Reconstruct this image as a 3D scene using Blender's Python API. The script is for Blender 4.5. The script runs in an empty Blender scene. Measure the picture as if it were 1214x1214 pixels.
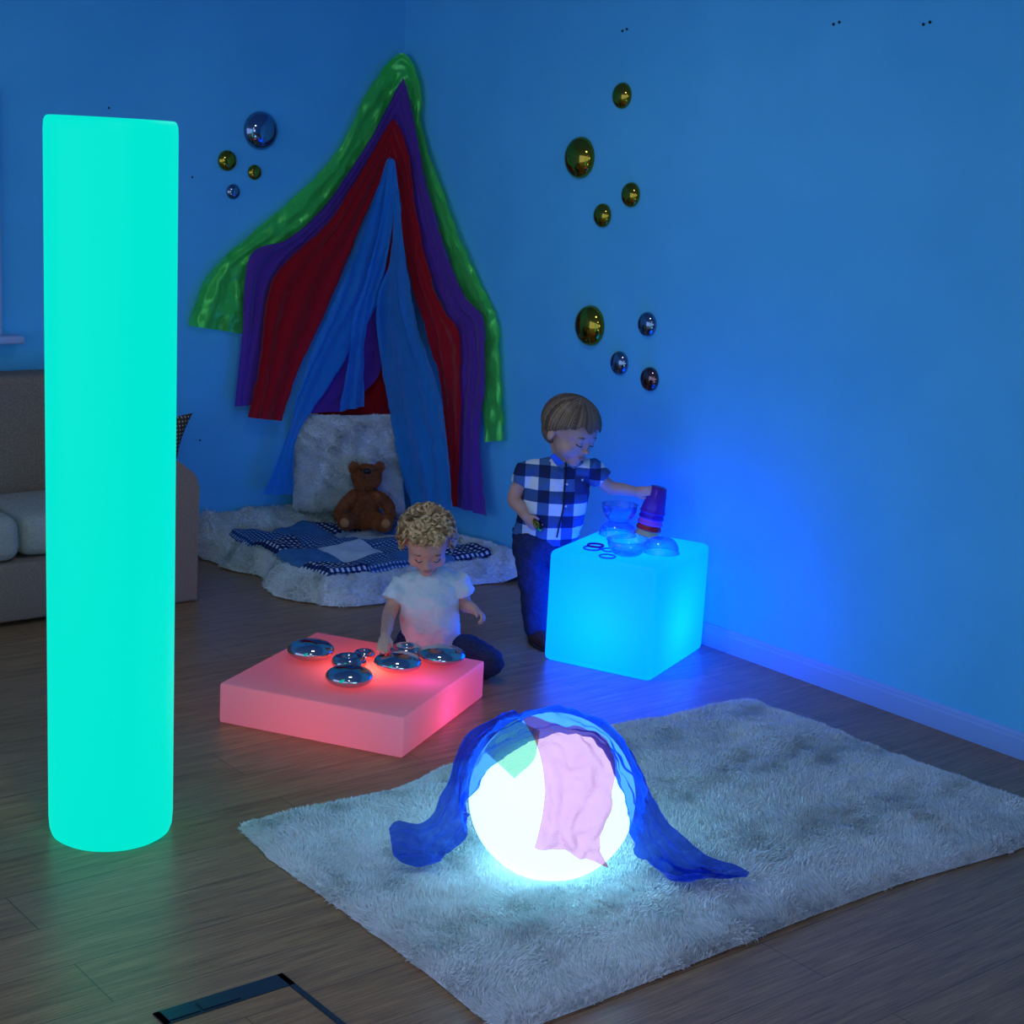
import bpy, bmesh, math, random
import numpy as np
from mathutils import Vector, Matrix, noise
from mathutils.bvhtree import BVHTree
random.seed(7); rng = np.random.default_rng(7)
C = bpy.context.scene.collection
sc = bpy.context.scene
PI = math.pi

# ------------------------------------------------------------------ camera
F_PX = 1922.0; CAM_H = 1.75; PITCH = math.radians(12.3); ROLL = math.radians(3.1); AZ = math.radians(39.486)
FW = Vector((math.sin(AZ)*math.cos(PITCH), math.cos(AZ)*math.cos(PITCH), -math.sin(PITCH)))
R0 = Vector((math.cos(AZ), -math.sin(AZ), 0)); U0 = R0.cross(FW)
RI = R0*math.cos(ROLL)+U0*math.sin(ROLL); UP = U0*math.cos(ROLL)-R0*math.sin(ROLL)
O = Vector((0, 0, CAM_H))
FH = Vector((math.sin(AZ), math.cos(AZ), 0))            # horizontal view direction
XR, YB = 4.325, 6.18                                    # inner faces of the right and the back wall
cam = bpy.data.cameras.new('camera'); camo = bpy.data.objects.new('camera', cam); C.objects.link(camo)
camo.matrix_world = Matrix(((RI.x, UP.x, -FW.x, 0), (RI.y, UP.y, -FW.y, 0), (RI.z, UP.z, -FW.z, CAM_H), (0, 0, 0, 1)))
cam.sensor_width = 36; cam.lens = 36*F_PX/1214; cam.clip_start = .05
sc.camera = camo
sc.view_settings.view_transform = 'Standard'; sc.view_settings.look = 'None'
sc.view_settings.gamma = 1; sc.view_settings.exposure = 0; sc.view_settings.use_curve_mapping = False

def ray(px, py): return FW*F_PX + RI*(px-607) - UP*(py-607)
def PZ(px, py, z=0.): d = ray(px, py); return O + d*((z-CAM_H)/d.z)
def PX(px, py, x): d = ray(px, py); return O + d*(x/d.x)
def PY(px, py, y): d = ray(px, py); return O + d*(y/d.y)
def PD(px, py, a, dd=0.):                                # on the upright plane facing the camera through a, dd further away
    d = ray(px, py); return O + d*((FH.dot(Vector(a)-O)+dd)/FH.dot(d))
def proj(p):
    q = Vector(p)-O; z = q.dot(FW); return 607+F_PX*q.dot(RI)/z, 607-F_PX*q.dot(UP)/z

# ------------------------------------------------------------------ materials
def lin(c): return tuple(((v/255)/12.92 if v <= 10 else (((v/255)+.055)/1.055)**2.4) for v in c)
def mat(name, col=(.8, .8, .8), rough=.6, metal=0., emit=None, es=1., spec=.5, trans=0., ior=1.45, alpha=1., sheen=0.):
    m = bpy.data.materials.new(name); m.use_nodes = True
    b = m.node_tree.nodes['Principled BSDF']
    b.inputs['Base Color'].default_value = (*col, 1); b.inputs['Roughness'].default_value = rough
    b.inputs['Metallic'].default_value = metal; b.inputs['Specular IOR Level'].default_value = spec
    b.inputs['Transmission Weight'].default_value = trans; b.inputs['IOR'].default_value = ior
    b.inputs['Alpha'].default_value = alpha; b.inputs['Sheen Weight'].default_value = sheen
    if emit: b.inputs['Emission Color'].default_value = (*emit, 1); b.inputs['Emission Strength'].default_value = es
    return m
def N(m, t, **kw):
    n = m.node_tree.nodes.new(t)
    for k, v in kw.items():
        if hasattr(n, k): setattr(n, k, v)
        else: n.inputs[k.replace('_', ' ')].default_value = v
    return n
def LK(m, a, ao, b, bi): m.node_tree.links.new(a.outputs[ao], b.inputs[bi])
def BS(m): return m.node_tree.nodes['Principled BSDF']
def ramp(m, stops):
    r = N(m, 'ShaderNodeValToRGB'); e = r.color_ramp.elements
    while len(e) < len(stops): e.new(.5)
    for i, (p, c) in enumerate(stops): e[i].position = p; e[i].color = (*c, 1)
    return r
def coords(m, scale=(1, 1, 1), out='Object', rot=(0, 0, 0)):
    t = N(m, 'ShaderNodeTexCoord'); mp = N(m, 'ShaderNodeMapping'); mp.inputs['Scale'].default_value = scale
    mp.inputs['Rotation'].default_value = rot
    LK(m, t, out, mp, 'Vector'); return mp
def noisy(m, c1, c2, scale, mscale=(1, 1, 1), bump=0., detail=4., lo=.35, hi=.65, dist=.01):
    mp = coords(m, mscale); n = N(m, 'ShaderNodeTexNoise'); n.inputs['Scale'].default_value = scale; n.inputs['Detail'].default_value = detail
    LK(m, mp, 'Vector', n, 'Vector'); r = ramp(m, [(lo, c1), (hi, c2)]); LK(m, n, 'Fac', r, 'Fac'); LK(m, r, 'Color', BS(m), 'Base Color')
    if bump:
        b = N(m, 'ShaderNodeBump'); b.inputs['Strength'].default_value = bump; b.inputs['Distance'].default_value = dist
        LK(m, n, 'Fac', b, 'Height'); LK(m, b, 'Normal', BS(m), 'Normal')
    return m
def mathn(m, op, a, b=None):
    n = N(m, 'ShaderNodeMath', operation=op)
    for i, v in enumerate((a, b)):
        if v is None: continue
        if isinstance(v, (int, float)): n.inputs[i].default_value = v
        else: m.node_tree.links.new(v, n.inputs[i])
    return n.outputs[0]
def mixc(m, f, a, b):
    n = N(m, 'ShaderNodeMix', data_type='RGBA'); m.node_tree.links.new(f, n.inputs[0])
    for i, v in ((6, a), (7, b)):
        if isinstance(v, tuple): n.inputs[i].default_value = (*v, 1)
        else: m.node_tree.links.new(v, n.inputs[i])
    return n.outputs[2]

M = {}
M['wall'] = noisy(mat('wall_paint', rough=.75, spec=.25), (.12, .57, .86), (.135, .61, .90), 3., bump=.0)
def wallbump(m):
    mp = coords(m); n = N(m, 'ShaderNodeTexNoise'); n.inputs['Scale'].default_value = 220; b = N(m, 'ShaderNodeBump')
    b.inputs['Strength'].default_value = .12; b.inputs['Distance'].default_value = .004
    LK(m, mp, 'Vector', n, 'Vector'); LK(m, n, 'Fac', b, 'Height'); LK(m, b, 'Normal', BS(m), 'Normal')
wallbump(M['wall'])
M['skirt'] = mat('skirting_paint', (.28, .47, .85), .45)
M['ceil'] = mat('ceiling_paint', (.35, .5, .7), .8)
M['frame'] = mat('window_frame_paint', (.45, .55, .75), .45)
M['blind'] = mat('window_blind', (.22, .40, .68), .6)

def floor_mat():
    m = mat('oak_floor', rough=.34, spec=.6)
    mp = coords(m); br = N(m, 'ShaderNodeTexBrick', offset=.37)
    for k, v in (('Scale', 1.), ('Brick Width', 1.35), ('Row Height', .19), ('Mortar Size', .0012), ('Mortar Smooth', .3), ('Bias', 0.)): br.inputs[k].default_value = v
    br.inputs['Color1'].default_value = (.30, .30, .30, 1); br.inputs['Color2'].default_value = (.75, .75, .75, 1); br.inputs['Mortar'].default_value = (0, 0, 0, 1)
    LK(m, mp, 'Vector', br, 'Vector')
    mp2 = coords(m, (1.6, 26, 1)); n = N(m, 'ShaderNodeTexNoise'); n.inputs['Scale'].default_value = 1.7; n.inputs['Detail'].default_value = 7; n.inputs['Distortion'].default_value = .6
    LK(m, mp2, 'Vector', n, 'Vector')
    mp3 = coords(m, (4, 120, 1)); n3 = N(m, 'ShaderNodeTexNoise'); n3.inputs['Scale'].default_value = 2; n3.inputs['Detail'].default_value = 3
    LK(m, mp3, 'Vector', n3, 'Vector')
    r = ramp(m, [(.25, (.25, .10, .034)), (.5, (.42, .19, .066)), (.75, (.55, .28, .105))]); LK(m, n, 'Fac', r, 'Fac')
    f = mathn(m, 'MULTIPLY', br.outputs['Color'], .45)
    c1 = mixc(m, f, r.outputs['Color'], (.52, .30, .17))
    r3 = ramp(m, [(.38, (.55, .55, .55)), (.6, (1, 1, 1))]); LK(m, n3, 'Fac', r3, 'Fac')
    mul = N(m, 'ShaderNodeMix', data_type='RGBA', blend_type='MULTIPLY'); mul.inputs[0].default_value = .8
    m.node_tree.links.new(c1, mul.inputs[6]); LK(m, r3, 'Color', mul, 7)
    c2 = mixc(m, br.outputs['Fac'], mul.outputs[2], (.06, .035, .02))
    m.node_tree.links.new(c2, BS(m).inputs['Base Color'])
    b = N(m, 'ShaderNodeBump'); b.inputs['Strength'].default_value = .25; b.inputs['Distance'].default_value = .002
    LK(m, n3, 'Fac', b, 'Height'); LK(m, b, 'Normal', BS(m), 'Normal')
    return m
M['floor'] = floor_mat()
M['frame_black'] = mat('black_floor_frame', (.012, .03, .05), .35)
M['dark'] = mat('dark_hole', (.01, .012, .02), .6)

M['column'] = mat('turquoise_lamp_shell', (.0, .06, .06), .5, emit=(.0, .79, .62), es=1.0, spec=.15)
M['cube'] = mat('blue_lamp_shell', (.0, .12, .35), .3, emit=(.0, .50, 4.2), es=1.)
M['globe'] = mat('white_lamp_shell', (.3, .45, .5), .35, emit=(.85, 2.6, 3.7), es=1.)
def shell():                                            # thin milky plastic lit by the lamp inside it
    m = mat('milky_pink_lamp_shell', (.72, .52, .62), .38, emit=(.34, .05, .07), es=.22)
    t = N(m, 'ShaderNodeBsdfTranslucent'); t.inputs['Color'].default_value = (.9, .75, .75, 1)
    mx = N(m, 'ShaderNodeMixShader'); mx.inputs[0].default_value = .6
    LK(m, BS(m), 'BSDF', mx, 1); LK(m, t, 'BSDF', mx, 2); LK(m, mx, 'Shader', m.node_tree.nodes['Material Output'], 'Surface'); return m
M['block'] = shell()
def shell2():
    m = shell(); m.name = 'blue_lamp_shell_lit'
    BS(m).inputs['Base Color'].default_value = (.0, .10, .35, 1); BS(m).inputs['Emission Color'].default_value = (.0, .44, 9.5, 1); BS(m).inputs['Emission Strength'].default_value = 1.
    m.node_tree.nodes['Translucent BSDF'].inputs['Color'].default_value = (.1, .8, .9, 1); return m
M['cube'] = shell2()
M['silver'] = mat('mirror_silver', (.26, .32, .42), .03, 1.)
M['chrome'] = mat('mirror_chrome', (.56, .52, .52), .03, 1.)
M['gold'] = mat('mirror_gold', (.50, .30, .03), .04, 1.)
M['bronze'] = mat('mirror_bronze', (.30, .14, .14), .05, 1.)
M['fur'] = noisy(mat('white_fur', rough=.9, sheen=.2), (.82, .84, .80), (.92, .92, .88), 6)
M['rugfur'] = noisy(mat('rug_fur', rough=.9, sheen=.2), (.84, .86, .85), (.94, .94, .92), 5, detail=5, lo=.3, hi=.62)
M['cushfur'] = noisy(mat('cushion_fur', rough=.9), (.86, .88, .84), (.94, .94, .90), 8)
M['bear'] = noisy(mat('teddy_fur', rough=.9), (.34, .085, .022), (.52, .15, .04), 12)
M['bearpaw'] = mat('teddy_paw', (.62, .22, .05), .8)
M['black'] = mat('black_plastic', (.01, .01, .012), .3)
M['sofa'] = noisy(mat('sofa_weave', rough=.9, spec=.2), (.26, .165, .105), (.44, .28, .18), 230, (.5, .5, 1.6), bump=.3, lo=.3, hi=.7, dist=.002)
M['seat'] = noisy(mat('seat_cushion_weave', rough=.9, spec=.2), (.42, .36, .26), (.64, .55, .41), 230, (.5, .5, 1.6), bump=.3, lo=.3, hi=.7, dist=.002)

def checks(name, p, dark, mid, light, axes=('X', 'Y'), w=(.5, .5), rough=.85, rot=(0, 0, 0), third=None):
    m = mat(name, rough=rough, spec=.2); mp = coords(m, rot=rot); s = N(m, 'ShaderNodeSeparateXYZ'); LK(m, mp, 'Vector', s, 'Vector')
    def stripe(ax, per, ww):
        return mathn(m, 'LESS_THAN', mathn(m, 'FRACT', mathn(m, 'MULTIPLY', s.outputs[ax], 1/per)), ww)
    a = stripe(axes[0], p[0], w[0]); b = stripe(axes[1], p[1], w[1])
    c = mixc(m, a, light, mid); c2 = mixc(m, a, third or mid, dark)
    m.node_tree.links.new(mixc(m, b, c, c2), BS(m).inputs['Base Color']); return m
M['gingham'] = checks('navy_gingham', (.026, .026), (.012, .02, .07), (.03, .06, .17), (.75, .8, .85), w=(.55, .55))
M['dotty'] = checks('blue_fine_check', (.018, .018), (.02, .06, .18), (.04, .13, .3), (.40, .55, .68), w=(.55, .55))
M['plainblue'] = noisy(mat('plain_blue_cotton', rough=.85), (.05, .17, .34), (.07, .22, .42), 30)
M['whitecot'] = noisy(mat('white_cotton', rough=.85), (.62, .66, .66), (.78, .8, .78), 20)
M['browndots'] = checks('brown_spotted_cotton', (.016, .016), (.10, .05, .02), (.14, .07, .03), (.62, .55, .42), axes=('X', 'Z'), w=(.62, .62))
M['plaid'] = checks('buffalo_plaid_cotton', (.092, .088), (.018, .028, .10), (.07, .16, .36), (.82, .84, .86), axes=('X', 'Z'), w=(.46, .5), third=(.055, .12, .30))

def sheer(name, col, rough=.5, opac=.8, gloss=0., bump=.3, bscale=40, stretch=(1, 1, 1), tr=.35, tint=None):
    m = mat(name, col, rough, spec=.3 if not gloss else .9, sheen=.3)
    b = BS(m); 
    t = N(m, 'ShaderNodeBsdfTranslucent'); t.inputs['Color'].default_value = (*col, 1)
    mx = N(m, 'ShaderNodeMixShader'); mx.inputs[0].default_value = tr; LK(m, b, 'BSDF', mx, 1); LK(m, t, 'BSDF', mx, 2)
    tp = N(m, 'ShaderNodeBsdfTransparent'); tp.inputs['Color'].default_value = (*(tint or [min(1, .45+.55*v/max(col)) for v in col]), 1)
    m2 = N(m, 'ShaderNodeMixShader')
    mp = coords(m, stretch); n = N(m, 'ShaderNodeTexNoise'); n.inputs['Scale'].default_value = bscale; n.inputs['Detail'].default_value = 5; LK(m, mp, 'Vector', n, 'Vector')
    LK(m, tp, 'BSDF', m2, 1); LK(m, mx, 'Shader', m2, 2)
    LK(m, m2, 'Shader', m.node_tree.nodes['Material Output'], 'Surface')
    bp = N(m, 'ShaderNodeBump'); bp.inputs['Strength'].default_value = bump; bp.inputs['Distance'].default_value = .01; LK(m, n, 'Fac', bp, 'Height'); LK(m, bp, 'Normal', b, 'Normal')
    lw = N(m, 'ShaderNodeLayerWeight'); lw.inputs['Blend'].default_value = .5; LK(m, bp, 'Normal', lw, 'Normal')
    f = mathn(m, 'ADD', mathn(m, 'ADD', mathn(m, 'MULTIPLY', n.outputs['Fac'], .25), opac-.17), mathn(m, 'MULTIPLY', mathn(m, 'POWER', lw.outputs['Facing'], 2.), .7))
    f.node.use_clamp = True
    m.node_tree.links.new(f, m2.inputs[0])
    return m
M['green'] = sheer('iridescent_green_foil', (.14, 1., .12), .20, .95, 1., 1., 26, (1, 1, .35))
BS(M['green']).inputs['Metallic'].default_value = .35
M['purple'] = sheer('purple_voile', (.20, .045, .42), .7, .95, bump=.4, bscale=60)
M['red'] = sheer('red_organza', (.75, .002, .008), .8, .97, bump=.4, bscale=60)
M['bluev'] = sheer('blue_voile', (.03, .38, .90), .6, .80, bump=.4, bscale=35, stretch=(2, 2, .5))
M['silkblue'] = sheer('blue_silk', (.006, .12, 1.), .35, .40, bump=1., bscale=24, tr=.5, tint=(.16, .26, .62))
M['silkpink'] = sheer('pink_silk', (.93, .16, .22), .45, .20, bump=.5, bscale=22, tr=.3, tint=(1, .25, .32))
M['silkmint'] = sheer('mint_silk', (.25, .80, .55), .45, .18, bump=.5, bscale=25, tr=.3, tint=(.42, .36, .20))

M['skin'] = noisy(mat('child_skin', rough=.5, spec=.35), (.70, .34, .24), (.78, .41, .30), 14, bump=.05)
M['lips'] = mat('lips', (.58, .22, .18), .4)
M['eyew'] = mat('eye_white', (.7, .7, .72), .2); M['iris'] = mat('dark_iris', (.02, .03, .05), .15)
M['lash'] = mat('lashes', (.05, .025, .018), .7)
M['hairb'] = noisy(mat('brown_hair', rough=.45), (.12, .055, .028), (.36, .20, .11), 90, (1, 1, .25))
M['hairl'] = noisy(mat('blond_hair', rough=.45), (.34, .15, .055), (.66, .38, .16), 40)
def strands(m, c1, c2):
    g = N(m, 'ShaderNodeNewGeometry'); r_ = ramp(m, [(0., c1), (1., c2)]); LK(m, g, 'Random Per Island', r_, 'Fac'); LK(m, r_, 'Color', BS(m), 'Base Color'); return m
M['lockb'] = strands(mat('brown_hair_locks', rough=.4), (.07, .03, .016), (.42, .24, .13)); M['lockl'] = strands(mat('blond_curls', rough=.4), (.26, .10, .03), (.95, .56, .24))
M['denim'] = noisy(mat('dark_blue_denim', rough=.85), (.014, .020, .075), (.024, .034, .11), 90, bump=.2, dist=.004)
M['tee'] = noisy(mat('white_jersey', rough=.85), (.76, .78, .78), (.82, .84, .84), 14, bump=.25, dist=.012)
M['leather'] = mat('brown_leather', (.09, .03, .025), .4)
M['sole'] = mat('dark_sole', (.03, .02, .02), .7)
M['button'] = mat('pearl_button', (.85, .85, .85), .3)
M['placket'] = mat('navy_piping', (.015, .012, .04), .8)
def plastic(name, col, a=.78):
    m = mat(name, col, .18); t = N(m, 'ShaderNodeBsdfTransparent'); t.inputs['Color'].default_value = (*[min(1, .35+v) for v in col], 1)
    mx = N(m, 'ShaderNodeMixShader'); mx.inputs[0].default_value = a
    LK(m, t, 'BSDF', mx, 1); LK(m, BS(m), 'BSDF', mx, 2); LK(m, mx, 'Shader', m.node_tree.nodes['Material Output'], 'Surface'); return m
M['p_purple'] = plastic('purple_plastic', (.16, .03, .38)); M['p_violet'] = plastic('violet_plastic', (.10, .02, .36))
M['p_pink'] = plastic('pink_plastic', (.75, .12, .50)); M['p_red'] = plastic('red_plastic', (.80, .02, .02)); M['p_orange'] = plastic('orange_plastic', (1., .48, .10))
def clear():
    m = mat('clear_plastic', (.06, .18, .6), .12); t = N(m, 'ShaderNodeBsdfTransparent'); t.inputs['Color'].default_value = (.80, .90, .98, 1)
    gl = N(m, 'ShaderNodeBsdfGlossy'); gl.inputs['Roughness'].default_value = .08; gl.inputs['Color'].default_value = (.9, .95, 1, 1)
    lw = N(m, 'ShaderNodeLayerWeight'); lw.inputs['Blend'].default_value = .45
    f = mathn(m, 'ADD', mathn(m, 'MULTIPLY', lw.outputs['Facing'], .75), .05); f.node.use_clamp = True
    a = N(m, 'ShaderNodeMixShader'); a.inputs[0].default_value = .45; LK(m, BS(m), 'BSDF', a, 1); LK(m, gl, 'BSDF', a, 2)
    mx = N(m, 'ShaderNodeMixShader'); m.node_tree.links.new(f, mx.inputs[0]); LK(m, t, 'BSDF', mx, 1); LK(m, a, 'Shader', mx, 2)
    LK(m, mx, 'Shader', m.node_tree.nodes['Material Output'], 'Surface'); return m
M['clear'] = clear()
M['p_ring'] = mat('purple_ring_plastic', (.12, .0, .16), .25)

# ------------------------------------------------------------------ object helpers
def tag(o, label=None, cat=None, group=None, kind=None):
    if label: o['label'] = label
    if cat: o['category'] = cat
    if group: o['group'] = group
    if kind: o['kind'] = kind
    return o
def thing(name, label, cat, loc=(0, 0, 0), rz=0., group=None):
    o = bpy.data.objects.new(name, None); C.objects.link(o); o.empty_display_size = .05
    o.location = loc; o.rotation_euler = (0, 0, rz); tag(o, label, cat, group)
    o['_m'] = 0; del o['_m']; return o
def rootmat(o):
    m = Matrix.Identity(4)
    while o is not None:
        m = (Matrix.Translation(o.location) @ o.rotation_euler.to_matrix().to_4x4()) @ m; o = o.parent
    return m
def link(name, me, m, parent=None, smooth=True, base=None, rz=0.):
    """me holds WORLD coordinates; parts move into their parent's frame, top-level meshes get an origin at base"""
    if parent is not None: inv = rootmat(parent).inverted()
    else:
        loc = Vector(base) if base is not None else Vector((0, 0, 0)); inv = (Matrix.Translation(loc) @ Matrix.Rotation(rz, 4, 'Z')).inverted()
    me.transform(inv)
    for mm in (m if isinstance(m, (list, tuple)) else [m]): me.materials.append(mm)
    if smooth: me.polygons.foreach_set('use_smooth', [True]*len(me.polygons))
    me.update()
    o = bpy.data.objects.new(name, me); C.objects.link(o)
    if parent is not None: o.parent = parent
    else:
        o.location = loc; o.rotation_euler = (0, 0, rz)
    return o
def from_bm(bm):
    me = bpy.data.meshes.new('m'); bmesh.ops.recalc_face_normals(bm, faces=bm.faces); bm.to_mesh(me); bm.free(); return me
def from_pf(v, f):
    me = bpy.data.meshes.new('m'); me.from_pydata([tuple(p) for p in v], [], f); return me
def box(bm, c, s, rz=0., bev=0., seg=2):
    r = bmesh.ops.create_cube(bm, size=1., matrix=Matrix.Translation(c) @ Matrix.Rotation(rz, 4, 'Z') @ Matrix.Diagonal((*s, 1)))
    if bev:
        es = {e for v in r['verts'] for e in v.link_edges}
        bmesh.ops.bevel(bm, geom=list(es), offset=bev, segments=seg, profile=.5, affect='EDGES')
def prism(corners, z0, z1, bev=0., seg=3):
    bm = bmesh.new(); lo = [bm.verts.new((c[0], c[1], z0)) for c in corners]; hi = [bm.verts.new((c[0], c[1], z1)) for c in corners]
    n = len(corners); bm.faces.new(lo[::-1]); bm.faces.new(hi)
    for i in range(n): bm.faces.new((lo[i], lo[(i+1) % n], hi[(i+1) % n], hi[i]))
    if bev: bmesh.ops.bevel(bm, geom=list(bm.edges), offset=bev, segments=seg, profile=.5, affect='EDGES')
    return bm
def lathe(prof, c, seg=48, axis=None, up=(0, 0, 1)):
    """profile (r,z) turned round an axis"""
    q = Vector(up).normalized().to_track_quat('Z', 'Y').to_matrix(); c = Vector(c)
    v = []; f = []; rows = []
    for r, z in prof:
        if r < 1e-6: rows.append([len(v)]); v.append(c+q @ Vector((0, 0, z)))
        else:
            rows.append(list(range(len(v), len(v)+seg)))
            for i in range(seg): a = 2*PI*i/seg; v.append(c+q @ Vector((r*math.cos(a), r*math.sin(a), z)))
    for A, B in zip(rows, rows[1:]):
        for i in range(seg):
            j = (i+1) % seg
            if len(A) == 1 and len(B) == 1: continue
            if len(A) == 1: f.append((A[0], B[j], B[i]))
            elif len(B) == 1: f.append((A[i], A[j], B[0]))
            else: f.append((A[i], A[j], B[j], B[i]))
    return from_pf(v, f)
def tube(pts, rad, seg=10, closed=False):
    pts = [Vector(p) for p in pts]; n = len(pts); v = []; f = []
    if not isinstance(rad, (list, tuple)): rad = [rad]*n
    ref = Vector((.13, .21, .97))
    for i, p in enumerate(pts):
        a = pts[(i-1) % n] if (closed or i) else p; b = pts[(i+1) % n] if (closed or i < n-1) else p
        t = (b-a).normalized(); x = t.cross(ref).normalized(); y = t.cross(x)
        for k in range(seg): an = 2*PI*k/seg; v.append(p+(x*math.cos(an)+y*math.sin(an))*rad[i])
    for i in range(n if closed else n-1):
        j = (i+1) % n
        for k in range(seg): l = (k+1) % seg; f.append((i*seg+k, i*seg+l, j*seg+l, j*seg+k))
    if not closed: f.append(tuple(range(seg))[::-1]); f.append(tuple(range((n-1)*seg, n*seg)))
    return from_pf(v, f)
def spl(pts, n):
    """Catmull-Rom through tuples of any length"""
    P = np.array([tuple(p) for p in pts], float); P = np.vstack([2*P[0]-P[1], P, 2*P[-1]-P[-2]])
    out = []
    for t in np.linspace(0, len(pts)-1-1e-9, n):
        i = int(t); u = t-i; a, b, c, d = P[i:i+4]
        out.append(.5*((2*b)+(c-a)*u+(2*a-5*b+4*c-d)*u*u+(3*b-a-3*c+d)*u**3))
    return np.array(out)
def arc(pts, n):                                         # even spacing along a polyline, softened
    P = np.array([tuple(p) for p in pts], float); d = np.r_[0, np.cumsum(np.linalg.norm(np.diff(P, axis=0), axis=1))]
    t = np.linspace(0, d[-1], n); return np.stack([np.interp(t, d, P[:, k]) for k in range(P.shape[1])], 1)

# soft bodies: overlapping balls, tapered limbs and rings fused into one surface
class Blob:
    def __init__(s): s.bm = bmesh.new()
    def ball(s, c, r, rot=None, sub=3):
        if not isinstance(r, (tuple, list)): r = (r, r, r)
        m = Matrix.Translation(c) @ (rot.to_4x4() if rot is not None else Matrix.Identity(4)) @ Matrix.Diagonal((*r, 1))
        bmesh.ops.create_icosphere(s.bm, subdivisions=sub, radius=1., matrix=m)
    def limb(s, pts, n=None, sub=2):
        """pts: (x,y,z,r)"""
        pts = [tuple(p[0])+(p[1],) if not isinstance(p[0], (int, float)) else p for p in pts]
        L = sum((Vector(a[:3])-Vector(b[:3])).length for a, b in zip(pts, pts[1:])); rm = min(p[3] for p in pts)
        n = n or max(4, int(L/(rm*.45)))
        for q in spl(pts, n): s.ball(q[:3], float(q[3]), sub=sub)
    def rings(s, rs, seg=28):
        """rs: (centre, side vector, depth vector) rings with flat ends"""
        v = []; bm = s.bm
        for c, a, b in rs:
            c, a, b = Vector(c), Vector(a), Vector(b)
            v.append([bm.verts.new(c+a*math.cos(2*PI*k/seg)+b*math.sin(2*PI*k/seg)) for k in range(seg)])
        for A, B in zip(v, v[1:]):
            for k in range(seg): l = (k+1) % seg; bm.faces.new((A[k], A[l], B[l], B[k]))
        bm.faces.new(v[0][::-1]); bm.faces.new(v[-1])
    def cone(s, p0, r0, p1, r1, seg=24):
        p0, p1 = Vector(p0), Vector(p1); t = (p1-p0).normalized(); x = t.orthogonal().normalized(); y = t.cross(x)
        s.rings([(p0, x*r0, y*r0), (p1, x*r1, y*r1)], seg)
    def mesh(s, voxel=.005, smooth=3, fac=.5):
        bmesh.ops.recalc_face_normals(s.bm, faces=s.bm.faces)
        me = bpy.data.meshes.new('t'); s.bm.to_mesh(me); s.bm.free(); o = bpy.data.objects.new('t', me); C.objects.link(o)
        r = o.modifiers.new('r', 'REMESH'); r.mode = 'VOXEL'; r.voxel_size = voxel; r.adaptivity = 0
        if smooth: q = o.modifiers.new('s', 'SMOOTH'); q.iterations = smooth; q.factor = fac
        dg = bpy.context.evaluated_depsgraph_get(); out = bpy.data.meshes.new_from_object(o.evaluated_get(dg))
        bpy.data.objects.remove(o); out.materials.clear(); return out
def displace(me, amp, scale, seed=0., axis=None):
    me.update(); nv = [v.normal.copy() for v in me.vertices]
    for v, n in zip(me.vertices, nv):
        q = v.co*scale+Vector((seed, seed*1.7, -seed)); v.co += n*(noise.noise(q)*amp+noise.noise(q*2.3)*amp*.5)
def vnoise(P, s, seed=0):
    """cheap smooth noise on arrays, about -1..1"""
    r = np.random.default_rng(seed); o = np.zeros(len(P))
    for k in range(7): w = r.normal(size=3)*s*(1+.5*k); o += np.sin(P @ w+r.uniform(0, 6.28))/(1+.4*k)
    return o/2.4
def mesh_arrays(me):
    v = np.empty(len(me.vertices)*3); me.vertices.foreach_get('co', v); me.calc_loop_triangles()
    t = np.empty(len(me.loop_triangles)*3, np.int32); me.loop_triangles.foreach_get('vertices', t); return v.reshape(-1, 3), t.reshape(-1, 3)
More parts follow.
